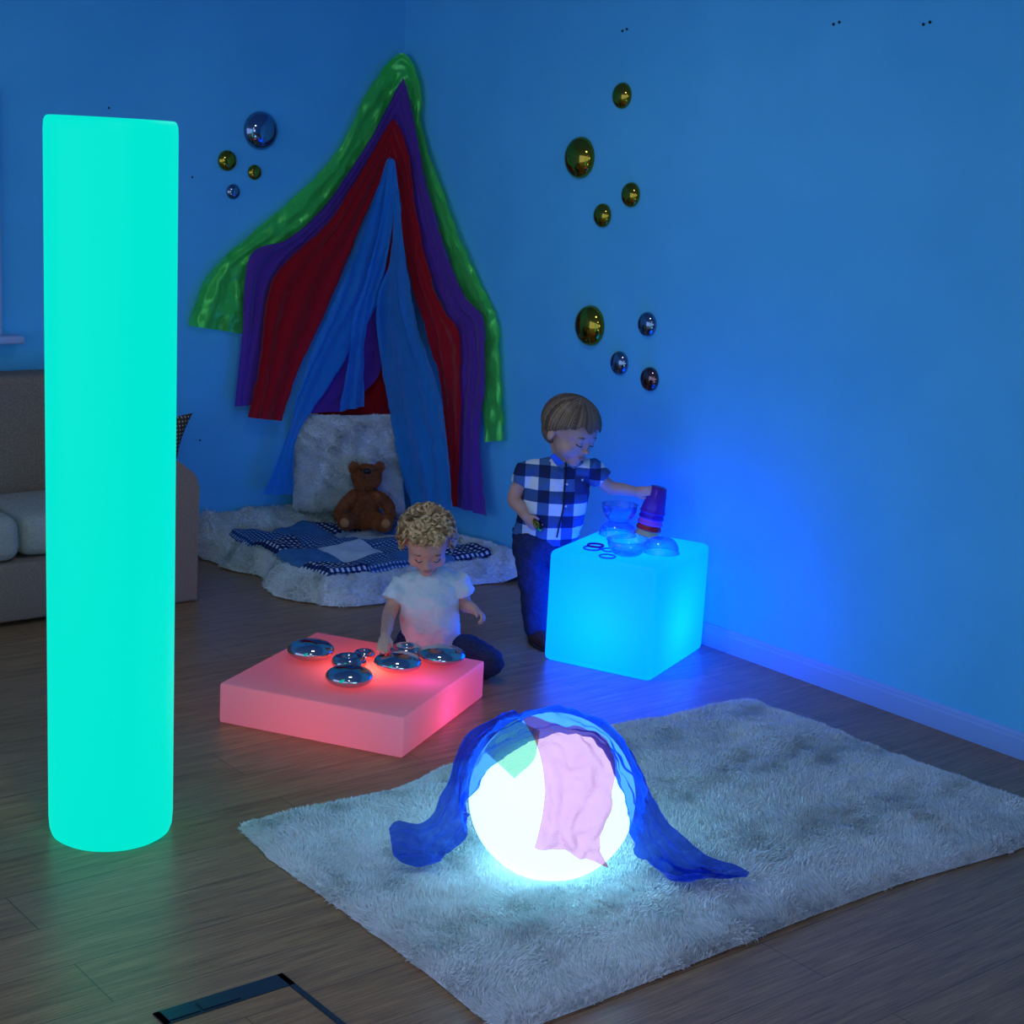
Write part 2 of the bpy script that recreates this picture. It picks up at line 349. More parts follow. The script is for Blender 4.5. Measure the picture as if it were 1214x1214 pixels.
def furred(me, n, length, width=.003, lean=.5, seed=1, clump=25., keep=None, down=.0, curl=0.):
    """the mesh plus n tapering bent tufts growing from it, in one mesh"""
    v, t = mesh_arrays(me); A, B, D = v[t[:, 0]], v[t[:, 1]], v[t[:, 2]]; cr = np.cross(B-A, D-A); ar = np.linalg.norm(cr, axis=1)
    nn = cr/np.maximum(ar[:, None], 1e-12)
    if keep is not None: ar = ar*keep((A+B+D)/3, nn)
    r = np.random.default_rng(seed); idx = r.choice(len(t), n, p=ar/ar.sum()); a = r.random(n); b = r.random(n); m = a+b > 1; a[m] = 1-a[m]; b[m] = 1-b[m]
    P = A[idx]+(B-A)[idx]*a[:, None]+(D-A)[idx]*b[:, None]; Nn = nn[idx]
    cl = np.stack([vnoise(P, clump, 11), vnoise(P, clump, 12), vnoise(P, clump, 13)*.6], 1)
    d = Nn+cl*lean+r.normal(size=(n, 3))*lean*.35; d[:, 2] -= down; d /= np.linalg.norm(d, axis=1)[:, None]
    L = length*(.7+.5*r.random(n))*(1+.35*vnoise(P, clump*.6, 14))
    s = np.cross(d, r.normal(size=(n, 3))); s /= np.linalg.norm(s, axis=1)[:, None]; w = width*(.6+.8*r.random(n))
    mid = P+d*(L*.55)[:, None]; tip = mid+(d+cl*lean*1.2-np.array([0, 0, down+.25]))*(L*.45)[:, None]
    base = P-Nn*.002
    V = np.concatenate([base-s*w[:, None]*.5, base+s*w[:, None]*.5, mid+s*w[:, None]*.38, mid-s*w[:, None]*.38, tip])
    i = np.arange(n); k = len(v)
    F4 = np.stack([i, i+n, i+2*n, i+3*n], 1)+k; F3 = np.stack([i+3*n, i+2*n, i+4*n], 1)+k
    out = bpy.data.meshes.new('f'); VV = np.concatenate([v, V]); out.vertices.add(len(VV)); out.vertices.foreach_set('co', VV.ravel())
    loops = np.concatenate([t.ravel(), F4.ravel(), F3.ravel()]).astype(np.int32)
    tot = np.concatenate([np.full(len(t), 3), np.full(n, 4), np.full(n, 3)]).astype(np.int32); st = np.concatenate([[0], np.cumsum(tot)[:-1]]).astype(np.int32)
    out.loops.add(len(loops)); out.loops.foreach_set('vertex_index', loops); out.polygons.add(len(tot)); out.polygons.foreach_set('loop_start', st); out.polygons.foreach_set('loop_total', tot)
    out.update(calc_edges=True); return out
def ribbons(paths, w0, w1=.0006, normals=None):
    """thin tapering hair locks along point paths"""
    v = []; f = []
    for p, nrm in paths:
        n = len(p); b0 = len(v)
        for i in range(n):
            t = (p[min(i+1, n-1)]-p[max(i-1, 0)]); s = t.cross(nrm[i]); s = s.normalized() if s.length > 1e-9 else Vector((1, 0, 0))
            u = i/(n-1); w = (w0*(1-u**3)+w1)*.5; k = nrm[i].normalized()*w*.5
            v += [p[i]-s*w, p[i]+k, p[i]+s*w]
        for i in range(n-1):
            a = b0+3*i; f += [(a, a+1, a+4, a+3), (a+1, a+2, a+5, a+4)]
    return from_pf(v, f)

# ------------------------------------------------------------------ the room
def struct(name, me, m, smooth=False): o = link(name, me, m, smooth=smooth); o['kind'] = 'structure'; return o
bm = bmesh.new(); box(bm, (1.1, 1.8, -.05), (6.7, 9.0, .1)); struct('floor', from_bm(bm), M['floor'])
bm = bmesh.new(); box(bm, (1.15, YB+.06, 1.3), (6.6, .12, 2.6)); struct('wall_back', from_bm(bm), M['wall'])
bm = bmesh.new(); box(bm, (XR+.06, 1.8, 1.3), (.12, 8.76, 2.6)); struct('wall_right', from_bm(bm), M['wall'])
def skirting(name, a, b, nrm):
    a, b, nrm = Vector(a), Vector(b), Vector(nrm); pr = [(0, 0), (.016, 0), (.016, .062), (.012, .068), (.012, .075), (.006, .082), (0, .084)]
    v = [a+nrm*x+Vector((0, 0, z)) for x, z in pr]+[b+nrm*x+Vector((0, 0, z)) for x, z in pr]; n = len(pr)
    struct(name, from_pf(v, [(i, (i+1) % n, n+(i+1) % n, n+i) for i in range(n)]+[tuple(range(n))[::-1], tuple(range(n, 2*n))]), M['skirt'])
skirting('baseboard_right', (XR, -2.5, 0), (XR, YB, 0), (-1, 0, 0)); skirting('baseboard_back', (-2.1, YB, 0), (XR-.016, YB, 0), (0, -1, 0))
bm = bmesh.new(); box(bm, (1.1, 1.8, 2.65), (6.7, 9.0, .1)); struct('ceiling', from_bm(bm), M['ceil'])
# window at the left edge, on the back wall
w1 = thing('window_1', None, None, (2.0, YB, 1.4)); w1['kind'] = 'structure'
bm = bmesh.new(); x1 = 2.449
for c, s in (((x1-.03, YB-.012, 1.43), (.06, .03, .94)), ((1.36, YB-.012, 1.43), (.06, .03, .94)), ((1.9, YB-.012, 1.88), (1.02, .03, .05)), ((1.9, YB-.012, 1.43), (.05, .03, .9))): box(bm, c, s, bev=.004)
link('window_frame', from_bm(bm), M['frame'], w1, False)
bm = bmesh.new(); box(bm, (1.9, YB-.006, 1.43), (1.04, .01, .88)); link('blind', from_bm(bm), M['blind'], w1, False)
bm = bmesh.new(); box(bm, (1.89, YB-.035, .955), (1.26, .09, .032), bev=.01); link('window_sill', from_bm(bm), M['frame'], w1, False)
# the daylight side behind the camera
struct('wall_front', from_bm((lambda b: (box(b, (-1.75, -2.75, 1.3), (1.0, .12, 2.6)), box(b, (2.5, -2.75, 1.3), (3.7, .12, 2.6)), box(b, (-.3, -2.75, .4), (2.0, .12, .8)), box(b, (-.3, -2.75, 2.5), (2.0, .12, .2)), b)[-1])(bmesh.new())), M['wall'])
w2 = thing('window_2', None, None, (-.3, -2.75, 1.6)); w2['kind'] = 'structure'
bm = bmesh.new()
for c, s in (((-1.27, -2.72, 1.6), (.06, .08, 1.6)), ((.67, -2.72, 1.6), (.06, .08, 1.6)), ((-.3, -2.72, 1.6), (.07, .08, 1.6)), ((-.3, -2.72, .83), (2.0, .08, .06)), ((-.3, -2.72, 2.37), (2.0, .08, .06))): box(bm, c, s, bev=.004)
link('window_frame', from_bm(bm), M['frame'], w2, False)
M['pane'] = mat('dusk_daylight_pane', (.3, .3, .3), .2, emit=(.95, 1., 1.15), es=1.5)
bm = bmesh.new(); box(bm, (-.3, -2.76, 1.6), (1.9, .01, 1.54)); link('pane', from_bm(bm), M['pane'], w2, False)

# ------------------------------------------------------------------ floor socket box lid
A, B_, D_ = PZ(180, 1202, 0), PZ(334.5, 1155, 0), PZ(405, 1212, 0)
fb = thing('floor_socket_box', 'square socket box lid set in the oak floor, with black rim and oak inlay', 'floor box', (A.x+.15, A.y-.12, 0))
x0, x1_, y1 = A.x, B_.x, B_.y; y0 = y1-.285
bm = bmesh.new()
box(bm, ((x0+x1_)/2, y1-.0275, .001), (x1_-x0, .055, .005)); box(bm, ((x0+x1_)/2, y0+.006, .001), (x1_-x0, .012, .005))
for x in (x0+.007, x1_-.007): box(bm, (x, (y0+y1)/2, .001), (.014, y1-y0, .005))
link('rim', from_bm(bm), M['frame_black'], fb, False)
bm = bmesh.new(); box(bm, ((x0+x1_)/2, (y0+y1)/2-.02, .0005), (x1_-x0-.03, y1-y0-.07, .003)); link('oak_inlay', from_bm(bm), M['floor'], fb, False)
bm = bmesh.new(); box(bm, (x0+.135, y1-.030, .0045), (.088, .034, .004), bev=.001); link('cable_flap', from_bm(bm), M['frame_black'], fb, False)
bm = bmesh.new(); box(bm, (x0+.049, y1-.030, .0045), (.072, .034, .003), bev=.001); link('cover_strip', from_bm(bm), M['frame_black'], fb, False)

# ------------------------------------------------------------------ lamps
cc = PZ(131.8, 983, 0); cr = .1560; hgt = 1.792
prof = [(0, 0), (cr*.90, 0), (cr*.955, .006), (cr*.985, .02), (cr, .05), (cr*1.0, .8), (cr*.998, hgt-.03), (cr*.99, hgt-.012), (cr*.965, hgt-.003), (cr*.93, hgt), (cr*.90, hgt-.004), (0, hgt-.008)]
col = link('column_lamp', lathe([(r*1.0, z) for r, z in prof], cc, 96), M['column'], base=cc)
tag(col, 'tall turquoise glowing cylinder floor lamp standing in front of the sofa', 'lamp')

def quad(pts, grow):
    c = sum((Vector(p) for p in pts), Vector((0, 0, 0)))/4; return [Vector(p)+(Vector(p)-c).normalized()*grow for p in pts]
cL, cF, cR = PZ(646, 782), PZ(770, 809), PZ(830, 770)
cq = quad([cL, cF, cR, cL+cR-cF], .010)
cube_c = sum(cq, Vector())/4
o = link('cube_lamp', from_bm(prism(cq, 0, .408, .024, 5)), M['cube'], base=(cube_c.x, cube_c.y, 0)); tag(o, 'blue glowing cube lamp with rounded edges, clear bowls standing on top', 'lamp')
bL, bF, bR = PZ(261, 856), PZ(476, 899), PZ(571, 827)
bq = quad([bL, bF, bR, bL+bR-bF], .004); bc = sum(bq, Vector())/4
o = link('low_block_lamp', from_bm(prism(bq, 0, .127, .007, 3)), M['block'], base=(bc.x, bc.y, 0)); tag(o, 'low square pink glowing block lamp with mirror pebbles on top', 'lamp')
BZ = .127; CZ = .408
def point(name, loc, col, p, size=.02):
    l = bpy.data.lights.new(name, 'POINT'); l.energy = p; l.color = col; l.shadow_soft_size = size
    o = bpy.data.objects.new(name, l); C.objects.link(o); o.location = loc; return o
hot = PZ(438, 794, .127); hot.z = .055
point('block_bulb', hot, (1, .045, .008), 3.0, .05)
point('block_bulb', bc+Vector((0, 0, .05)), (1, .34, .44), .34, .04)
point('block_bulb', (bq[2]*.40+bq[1]*.34+bc*.26)+Vector((0, 0, .05)), (1, .06, .6), .26, .04)
point('cube_bulb', cube_c+Vector((0, 0, .15)), (.02, .55, 1.), 3.0, .05)

GR = .2065; GZ = GR*.965+.012; GC = PZ(654.5, 944, GZ)
def spherept(px, py, r):                                 # on the near side of the globe, or its silhouette plane
    d = ray(px, py).normalized(); b = d.dot(O-GC); c = (O-GC).length_squared-r*r; q = b*b-c
    if q > 0: return O+d*(-b-math.sqrt(q)), True
    return O+d*(-b), False
prof = [(0, -GR*.965)]+[(GR*math.sin(a), -GR*math.cos(a)) for a in np.linspace(.27, PI, 40)]
prof[-1] = (0, GR)
o = link('globe_lamp', lathe(prof, GC, 72), M['globe'], base=(GC.x, GC.y, GC.z-GR*.965)); tag(o, 'white glowing ball lamp on the fluffy rug, silk scarves draped over it', 'lamp')

# ------------------------------------------------------------------ rug
def rug():
    e0 = [(285, 983), (380, 962), (470, 940), (530, 915), (600, 895), (720, 868), (800, 852), (862, 838), (890, 836)]
    e1 = [(890, 836), (960, 861), (1060, 900), (1130, 927), (1214, 955)]
    P0 = [PZ(*p) for p in e0]; P1 = [PZ(*p) for p in e1]; cR_ = Vector((3.995, 2.22, 0)); P1.append(Vector((4.0, 2.27, 0)))
    P2 = [cR_, PZ(1214, 1018), PZ(1080, 1054), PZ(970, 1092), PZ(830, 1145), PZ(700, 1195), PZ(640, 1216), PZ(592, 1222)]
    P3 = [PZ(*p) for p in [(592, 1222), (560, 1200), (512, 1160), (440, 1105), (370, 1055), (320, 1020), (285, 983)]]
    nu, nv = 130, 80
    a = arc(P0, nu); b = arc(P2[::-1], nu); l = arc(P3[::-1], nv); r = arc(P1, nv); v = []
    for j in range(nv):
        t = j/(nv-1)
        for i in range(nu):
            s = i/(nu-1)
            q = (1-t)*a[i]+t*b[i]+(1-s)*l[j]+s*r[j]-((1-s)*(1-t)*a[0]+s*(1-t)*a[-1]+(1-s)*t*b[0]+s*t*b[-1])
            e = min(s, 1-s, t*.6, (1-t)*.6); h = .018*min(1, e/.012)
            x = Vector((q[0], q[1], 0)); h += min(1, e/.03)*(.009*(noise.noise(x*4.5)+.5)+.006*noise.noise(Vector((x.x*9, x.y*16, 1)))); v.append((q[0], q[1], .002+max(0, h)))
    f = [(j*nu+i, (j+1)*nu+i, (j+1)*nu+i+1, j*nu+i+1) for j in range(nv-1) for i in range(nu-1)]
    me = from_pf(v, f); me.update()
    if me.polygons[500].normal.z < 0: me.flip_normals()
    return furred(me, 230000, .017, .0036, .45, seed=3, clump=13., down=.05)
o = link('shaggy_rug', rug(), M['rugfur'], base=(2.9, 2.9, 0)); tag(o, 'white long-pile shaggy rug spread on the wooden floor under the ball lamp', 'rug')

# ------------------------------------------------------------------ silk scarves on the globe
def cloth(edges_a, edges_b, n, m, place, fold=.0, freq=5., seed=0, wr=.004):
    a = spl(edges_a, n); b = spl(edges_b, n); v = []; W = []
    for i in range(n):
        for j in range(m):
            t = j/(m-1); q = a[i]*(1-t)+b[i]*t; v.append(place(q, i/(n-1), t))
    f = [(i*m+j, (i+1)*m+j, (i+1)*m+j+1, i*m+j+1) for i in range(n-1) for j in range(m-1)]
    W = [(Vector(v[i*m])-Vector(v[i*m+m-1])).length for i in range(n)]
    me = from_pf(v, f); me.update(); nr = [x.normal.copy() for x in me.vertices]
    for k, x in enumerate(me.vertices):
        i, j = divmod(k, m); t = j/(m-1); q = x.co*14+Vector((seed, 0, 0))
        g = min(1., W[i]/.16)
        x.co += nr[k]*g*(fold*(.4+abs(noise.noise(Vector((i*.03, t*2, seed+4))))*1.8)*math.sin(freq*t*2*PI+4*noise.noise(Vector((i*.035, seed, t*1.5))))+wr*(noise.noise(q)+noise.noise(q*2.7)*.6))
    return me
def globe_place(lift):
    def g(q, s, t):
        p, hit = spherept(q[0], q[1], GR+lift+.012*(.5+.5*noise.noise(Vector((q[0]*.03, q[1]*.03, lift*50)))))
        p.z = max(p.z, .045+lift)
        return p
    return g
def tail_place(q, s, t):
    p, hit = spherept(q[0], q[1], GR+.020)
    dx = abs(q[0]-654)-99*.9
    if not hit: p = PD(q[0], q[1], GC, -.06*max(0, min(1, dx/90)))
    if p.z < .06: p = PZ(q[0], q[1], .05+.02*(.5+noise.noise(Vector((q[0]*.05, q[1]*.05, 3)))))
    return p
blue_out = [(461, 982), (470, 975), (497, 977), (515, 962), (530, 925), (546, 880), (570, 859), (612, 844), (655, 838), (697, 846), (732, 869), (756, 903), (775, 948), (800, 982), (835, 1012), (870, 1024), (889, 1034)]
blue_in = [(466, 1014), (482, 1024), (512, 1024), (538, 1005), (556, 985), (553, 952), (580, 906), (617, 878), (657, 868), (694, 874), (718, 892), (733, 925), (742, 962), (752, 1010), (790, 1042), (840, 1042), (884, 1040)]
me = cloth(blue_out, blue_in, 130, 26, tail_place, .012, 3.6, 1, .018)
o = link('silk_scarf', me, M['silkblue'], base=(GC.x, GC.y, GC.z+GR)); tag(o, 'sheer royal blue silk scarf arching over the ball lamp, both tails on the rug', 'scarf')
pk_l = [(620, 852), (632, 872), (641, 900), (646, 930), (644, 958), (640, 980), (634, 1003)]
pk_r = [(690, 862), (712, 876), (726, 905), (728, 925), (722, 962), (712, 1002), (722, 1029)]
me = cloth(pk_l, pk_r, 60, 36, globe_place(.026), .009, 2.2, 4, .017)
o = link('silk_scarf', me, M['silkpink'], base=(GC.x, GC.y, GC.z+GR)); tag(o, 'pale pink silk scarf hanging down the front of the ball lamp', 'scarf')
mt_l = [(616, 852), (598, 862), (582, 880), (575, 892), (592, 908)]
mt_r = [(690, 880), (680, 893), (655, 898), (642, 896), (611, 922)]
mt_l = [(612, 853), (596, 862), (582, 876), (574, 890)]; mt_r = [(640, 866), (637, 884), (632, 902), (610, 923)]
me = cloth(mt_l, mt_r, 40, 26, globe_place(.008), .002, 1.2, 9, .004)
o = link('silk_scarf', me, M['silkmint'], base=(GC.x, GC.y, GC.z+GR)); tag(o, 'small mint green silk scarf on the upper left of the ball lamp', 'scarf')

# ------------------------------------------------------------------ mirror domes and pebbles
def dome_mesh(c, r, depth, nrm):
    pr = [(0, 0), (r*.98, 0), (r, .003)]+[(r*math.cos(a), .003+depth*math.sin(a)) for a in np.linspace(.08, PI/2, 22)]; pr[-1] = (0, .003+depth)
    return lathe(pr, c, 56, up=nrm)
G1 = 'mirror domes on the left wall'; G2 = 'mirror domes on the right wall'
for px, py, r, mm, lab in ((310, 155, .080, 'silver', 'largest dome mirror of the four left of the drapes, blue-tinted silver'),
        (270.5, 190.5, .043, 'gold', 'gold dome mirror on the left wall, the larger and left one of two gold'),
        (303, 204.5, .032, 'gold', 'small gold dome mirror just below the big silver dome'),
        (277.5, 227.5, .032, 'silver', 'small silver dome mirror, lowest of the four left of the drapes')):
    p = PY(px, py, YB-.012); p.y = YB-.001; o = link('dome_mirror', dome_mesh(p, r, r*.6, (0, -1, 0)), M[mm], base=p); tag(o, lab, 'mirror', G1)
for px, py, r, mm, lab in ((735, 113.5, .052, 'gold', 'topmost small gold dome mirror on the right wall'),
        (683, 187, .086, 'gold', 'large gold dome mirror, upper one of two large on the right wall'),
        (745.5, 231, .050, 'gold', 'small gold dome mirror right of and below the upper large gold one'),
        (712, 255.5, .049, 'gold', 'small gold dome mirror just under the upper large gold dome'),
        (695, 386, .085, 'gold', 'large gold dome mirror, lower one, above the standing boy'),
        (765, 384.5, .050, 'silver', 'small dark silver dome mirror right of the lower large gold dome'),
        (732, 430.5, .050, 'silver', 'small dark silver dome mirror between the lower large gold and bronze domes'),
        (768, 449.5, .049, 'bronze', 'small bronze dome mirror, lowest on the right wall')):
    p = PX(px+r*70, py, XR); p.x = XR-.001; o = link('dome_mirror', dome_mesh(p, r*.95, r*.55, (-1, 0, 0)), M[mm], base=p); tag(o, lab, 'mirror', G2)
# small fixings left in the walls
for k, (px, py) in enumerate(((741, 36), (992, 28), (1099, 28))):
    p = PX(px, py, XR); p.x = XR; bm = bmesh.new()
    for dy, dz in ((-.012, .004), (.012, -.002)):
        bmesh.ops.create_uvsphere(bm, u_segments=10, v_segments=8, radius=.005, matrix=Matrix.Translation(p+Vector((-.002, dy, dz))))
    o = link('wall_hook', from_bm(bm), M['dark'], base=p); tag(o, ['tiny dark wall fixing straight above the topmost gold dome', 'tiny dark wall fixing high on the right wall, the middle of three', 'tiny dark wall fixing high on the right wall, the rightmost of three'][k], 'hook', 'wall fixings on the right wall')
for k, (px, py) in enumerate(((129, 128), (228, 210), (237, 522))):
    p = PY(px, py, YB); p.y = YB; bm = bmesh.new(); bmesh.ops.create_uvsphere(bm, u_segments=8, v_segments=6, radius=.0045, matrix=Matrix.Translation(p))
    o = link('nail', from_bm(bm), M['dark'], base=p); tag(o, ['tiny dark nail in the wall just above the column lamp', 'tiny dark nail in the wall between column lamp and mirror domes', 'tiny dark nail in the wall above the sofa arm'][k], 'nail', 'nails in the left wall')

def pebble(px, py, hw, ring=0, z=BZ, flat=.42, lab='', name='mirror_pebble'):
    c = PZ(px, py, z+.03); r = hw/F_PX*(c-O).dot(FW); h = r*flat; c = Vector((c.x, c.y, z))
    if not ring: pr = [(r*math.sin(a), h-h*math.cos(a)) for a in np.linspace(0, PI, 36)]; pr[0] = (0, 0.0); pr[-1] = (0, 2*h)
    else:
        pr = [(0, h*.2)]+[(r*.60+r*.40*math.cos(a), h+h*math.sin(a)) for a in np.linspace(-PI*.62, PI*.86, 34)]+[(r*.12, h*1.35), (0, h*1.30)]
    o = link(name, lathe(pr, c, 56), M['chrome'], base=c); tag(o, lab, 'mirror pebble', 'mirror pebbles on the pink block'); return c, 2*h
pebble(368.5, 771, 28, lab='mirror pebble nearest the left corner of the pink block')
pebble(432, 771, 13, 1, lab='smallest mirror pebble with dimpled middle, behind the others')
pebble(414, 782, 21, 1, flat=.38, lab='dimpled mirror ring pebble in the middle of the pink block')
pebble(414, 802, 28.5, lab='mirror pebble nearest the front of the pink block')
c_, h_ = pebble(471.5, 785, 28.5, flat=.40, lab='large mirror pebble under the toddler\'s hand')
pebble(482, 769, 20, 1, flat=.38, lab='dimpled mirror ring pebble behind the toddler\'s hand')
pebble(523, 775.5, 29, flat=.36, lab='mirror pebble at the right, in front of the toddler\'s jeans')

# ------------------------------------------------------------------ bowls, rings and cups on the cube
def shellprof(outer, t): return outer+[(max(r-t, 0), z+ (t if z < .004 else 0)) for r, z in outer[::-1]]
def bowl(px, py, r, h, up, lab, tilt=(0, 0)):
    c = PZ(px, py, CZ); pts = [(r*.42, 0.)]+[(r*(.42+.58*math.sin(a)), h*(1-math.cos(a))) for a in np.linspace(.15, PI/2, 18)]
    pr = [(0, 0)]+pts; t = .0022
    pr = pr+[(r+.003, h), (r-.002, h+.001)]+[(max(x-t, 0), z+t) for x, z in pr[::-1][1:]]; pr[-1] = (0, t)
    upv = Vector((tilt[0], tilt[1], 1 if up else -1)); base = c if up else c+Vector((0, 0, h+.001))
    o = link('clear_bowl', lathe(pr, base, 48, up=upv), M['clear'], base=c); tag(o, lab, 'bowl', 'clear bowls on the blue cube'); return o
bowl(732, 634, .068, .052, False, 'clear bowl upside down at the back of the blue cube, carrying another bowl')
ob = bowl(735, 620, .066, .062, True, 'upright clear bowl balanced on the upturned bowl at the back of the cube')
ob.location = (*PZ(732.5, 634, CZ).xy, CZ+.0545)
bowl(744, 658, .072, .058, True, 'upright clear bowl at the front of the blue cube', (-.06, .02))
bowl(784, 655, .063, .052, False, 'upturned crinkled clear bowl at the right of the blue cube', (0, 0))
def bangle(px, py, r, rr, m, lab, z=0):
    c = PZ(px, py, CZ+rr+z); pts = [c+Vector((math.cos(a)*r, math.sin(a)*r, 0)) for a in np.linspace(0, 2*PI, 41)[:-1]]
    o = link('bangle', tube(pts, rr, 10, True), m, base=c); tag(o, lab, 'ring', 'plastic bangles on the blue cube')
M['ringblue'] = mat('blue_ring_plastic', (.03, .15, .6), .15)
bangle(702, 650, .030, .0035, M['ringblue'], 'pale blue bangle partly under the purple one on the cube')
bangle(706, 646.5, .028, .0042, M['p_ring'], 'purple bangle on the blue cube, left of the bowls', .0075)
bangle(720, 659.5, .028, .003, M['ringblue'], 'clear blue bangle nearest the front of the cube')
bangle(722, 652, .025, .003, M['ringblue'], 'clear blue bangle between the purple bangle and the front bowl')
cup0 = PZ(767, 635, CZ+.004); cup1 = PD(781, 577, cup0); ax = (cup1-cup0).normalized()
px_m = (cup0-O).dot(FW)/F_PX
zs = [0, .023, .045, .067, .088]
cupdir = ax
specs = [('p_orange', 'orange beaker, lowest of the tilted stack'), ('p_red', 'red beaker, second from below in the tilted stack'), ('p_pink', 'pink beaker in the middle of the tilted stack'), ('p_violet', 'dark violet beaker under the topmost of the tilted stack'), ('p_purple', 'purple beaker on top of the stack, in the boy\'s hand')]
for k, (mm, lab) in enumerate(specs):
    r0, r1, h = .0455, .031, .098
    pr = [(r0-.002, 0), (r0+.0015, 0), (r0+.0025, .004), (r0, .008), (r0-.0015, .017), (r1+.001, h-.006), (r1-.003, h), (0, h), (0, h-.002), (r1-.006, h-.003), (r0-.004, .006), (r0-.002, 0)]
    o = link('stacking_beaker', lathe(pr, cup0+cupdir*zs[k]+cupdir*.002, 40, up=cupdir), M[mm], base=cup0+cupdir*zs[k]); tag(o, lab+', on the blue cube', 'cup', 'stacking beakers on the blue cube')

# ------------------------------------------------------------------ quilt, cushion, teddy
def quilt():
    root = thing('patchwork_quilt', 'fleece-lined blue patchwork quilt spread in the room corner', 'quilt', (3.8, 5.6, 0))
    gx = [3.285, XR-.015]; gy = [5.13, YB-.02]; n = 90; v = []
    def outline(s, t):
        x = gx[0]+(gx[1]-gx[0])*s; y = gy[0]+(gy[1]-gy[0])*t
        ex = noise.noise(Vector((x*4, y*4, 5)))*.13
        if s < .15: x += ex*(1-s/.15)
        if t < .15: y += (ex+.02*noise.noise(Vector((x*11, 3, 3))))*(1-t/.15)
        if s > .8 and t < .3: y += -.00; 
        return x, y
    for j in range(n):
        for i in range(n):
            s, t = i/(n-1), j/(n-1); x, y = outline(s, t); e = min(s, t, (1-s)*1.4)
            h = .078*(1-math.exp(-e*26)) + .022*noise.noise(Vector((x*6, y*6, 0)))*min(1, e*12) + .012*noise.noise(Vector((x*17, y*17, 4)))*min(1, e*20)
            back = max(0, (t-.86)/.14); right = max(0, (s-.86)/.14); h += .09*back**1.3+.05*right**1.3
            roll = .026*math.exp(-((e-.07)/.045)**2); v.append((x, y, max(.004, h+roll*.8)))
    f = [(j*n+i, j*n+i+1, (j+1)*n+i+1, (j+1)*n+i) for j in range(n-1) for i in range(n-1)]
    me = from_pf(v, f); hm = {}
    heights = np.array(v).reshape(n, n, 3)
    fl = furred(me, 90000, .015, .0036, .6, seed=5, clump=20., down=.1)
    link('fleece_lining', fl, M['fur'], root)
    # patchwork top: cells of cotton in the quilt's own grid
    k = 8; cx = [3.375, 3.59, 3.81, 4.02, 4.22]; cy = [5.215, 5.42, 5.63, 5.83, 6.03]; m = (len(cx)-1)*k+1; pv = []; pf = []; mi = []
    def hz(x, y):
        s = (x-gx[0])/(gx[1]-gx[0])*(n-1); t = (y-gy[0])/(gy[1]-gy[0])*(n-1); return heights[int(min(max(t, 0), n-1)), int(min(max(s, 0), n-1)), 2]
    xs = np.linspace(cx[0], cx[-1], m); ys = np.linspace(cy[0], cy[-1], m)
    for y in ys:
        for x in xs:
            wx = x+.018*noise.noise(Vector((x*5, y*5, 8))); wy = y+.018*noise.noise(Vector((x*5, y*5, 18)))
            ed = min(1, min(x-cx[0], cx[-1]-x, y-cy[0], cy[-1]-y)/.025)
            seam = min(min(abs(x-c) for c in cx), min(abs(y-c) for c in cy)); pv.append((wx, wy, hz(wx, wy)+.006+.020*max(0, ed)+.010*min(1, seam/.03)))
    #  order of patches, front row first, left to right
    lay = ['g', 'd', 'g', 'w', 'p', 'w', 'p', 'g', 'g', 'd', 'w', 'p', 'd', 'p', 'g', 'd']
    lay = [['g', 'd', 'p', 'g'], ['p', 'w', 'd', 'w'], ['g', 'd', 'w', 'p'], ['d', 'p', 'g', 'd']]
    ms = ['g', 'd', 'p', 'w']
    for j in range(m-1):
        for i in range(m-1): pf.append((j*m+i, j*m+i+1, (j+1)*m+i+1, (j+1)*m+i)); mi.append(ms.index(lay[j//k][i//k]))
    pm = from_pf(pv, pf); pm.polygons.foreach_set('material_index', mi)
    po = link('patchwork_top', pm, [M['gingham'], M['dotty'], M['plainblue'], M['whitecot']], root); po['label'] = 'navy gingham, plain blue and white cotton patches'
quilt()

def pillow():
    a = Vector(PZ(414, 603, .125)); a = PZ(414, 603, .14); root_loc = Vector((a.x, a.y, .12))
    n = 40; v = []
    W = [PD(350, 492, a, -.12), PD(469, 494, a, .0), PD(478, 606, a, -.05), PD(350, 603, a, -.17)]
    bm = bmesh.new(); nrm = (W[1]-W[0]).cross(W[3]-W[0]).normalized()
    if nrm.dot(FH) > 0: nrm = -nrm
    for side in (1, -1):
        for j in range(n):
            for i in range(n):
                s, t = i/(n-1), j/(n-1); p = (W[0]*(1-s)+W[1]*s)*(1-t)+(W[3]*(1-s)+W[2]*s)*t
                e = (math.sin(PI*s)*math.sin(PI*t))**.45; c_ = (W[0]+W[2])/2; pinch = 1-.07*(1-abs(2*s-1)**2)*abs(2*t-1)**3*0 - .03*(math.sin(PI*s) if abs(2*t-1) > .9 else 0)
                v.append(c_+(p-c_)*pinch+nrm*side*(.006+.065*e))
    f = []
    for k in range(2):
        for j in range(n-1):
            for i in range(n-1):
                q = (k*n*n+j*n+i, k*n*n+j*n+i+1, k*n*n+(j+1)*n+i+1, k*n*n+(j+1)*n+i); f.append(q if k else q[::-1])
    me = from_pf(v, f); bm.from_mesh(me); bmesh.ops.remove_doubles(bm, verts=bm.verts, dist=.0001)
    # close the rim
    bnd = [e for e in bm.edges if e.is_boundary]; bmesh.ops.bridge_loops(bm, edges=bnd); 
    me = from_bm(bm)
    me2 = furred(me, 60000, .015, .003, .6, seed=8, clump=26.)
    o = link('furry_cushion', me2, M['cushfur'], base=root_loc); tag(o, 'white furry square cushion propped up in the corner behind the teddy', 'cushion')
pillow()

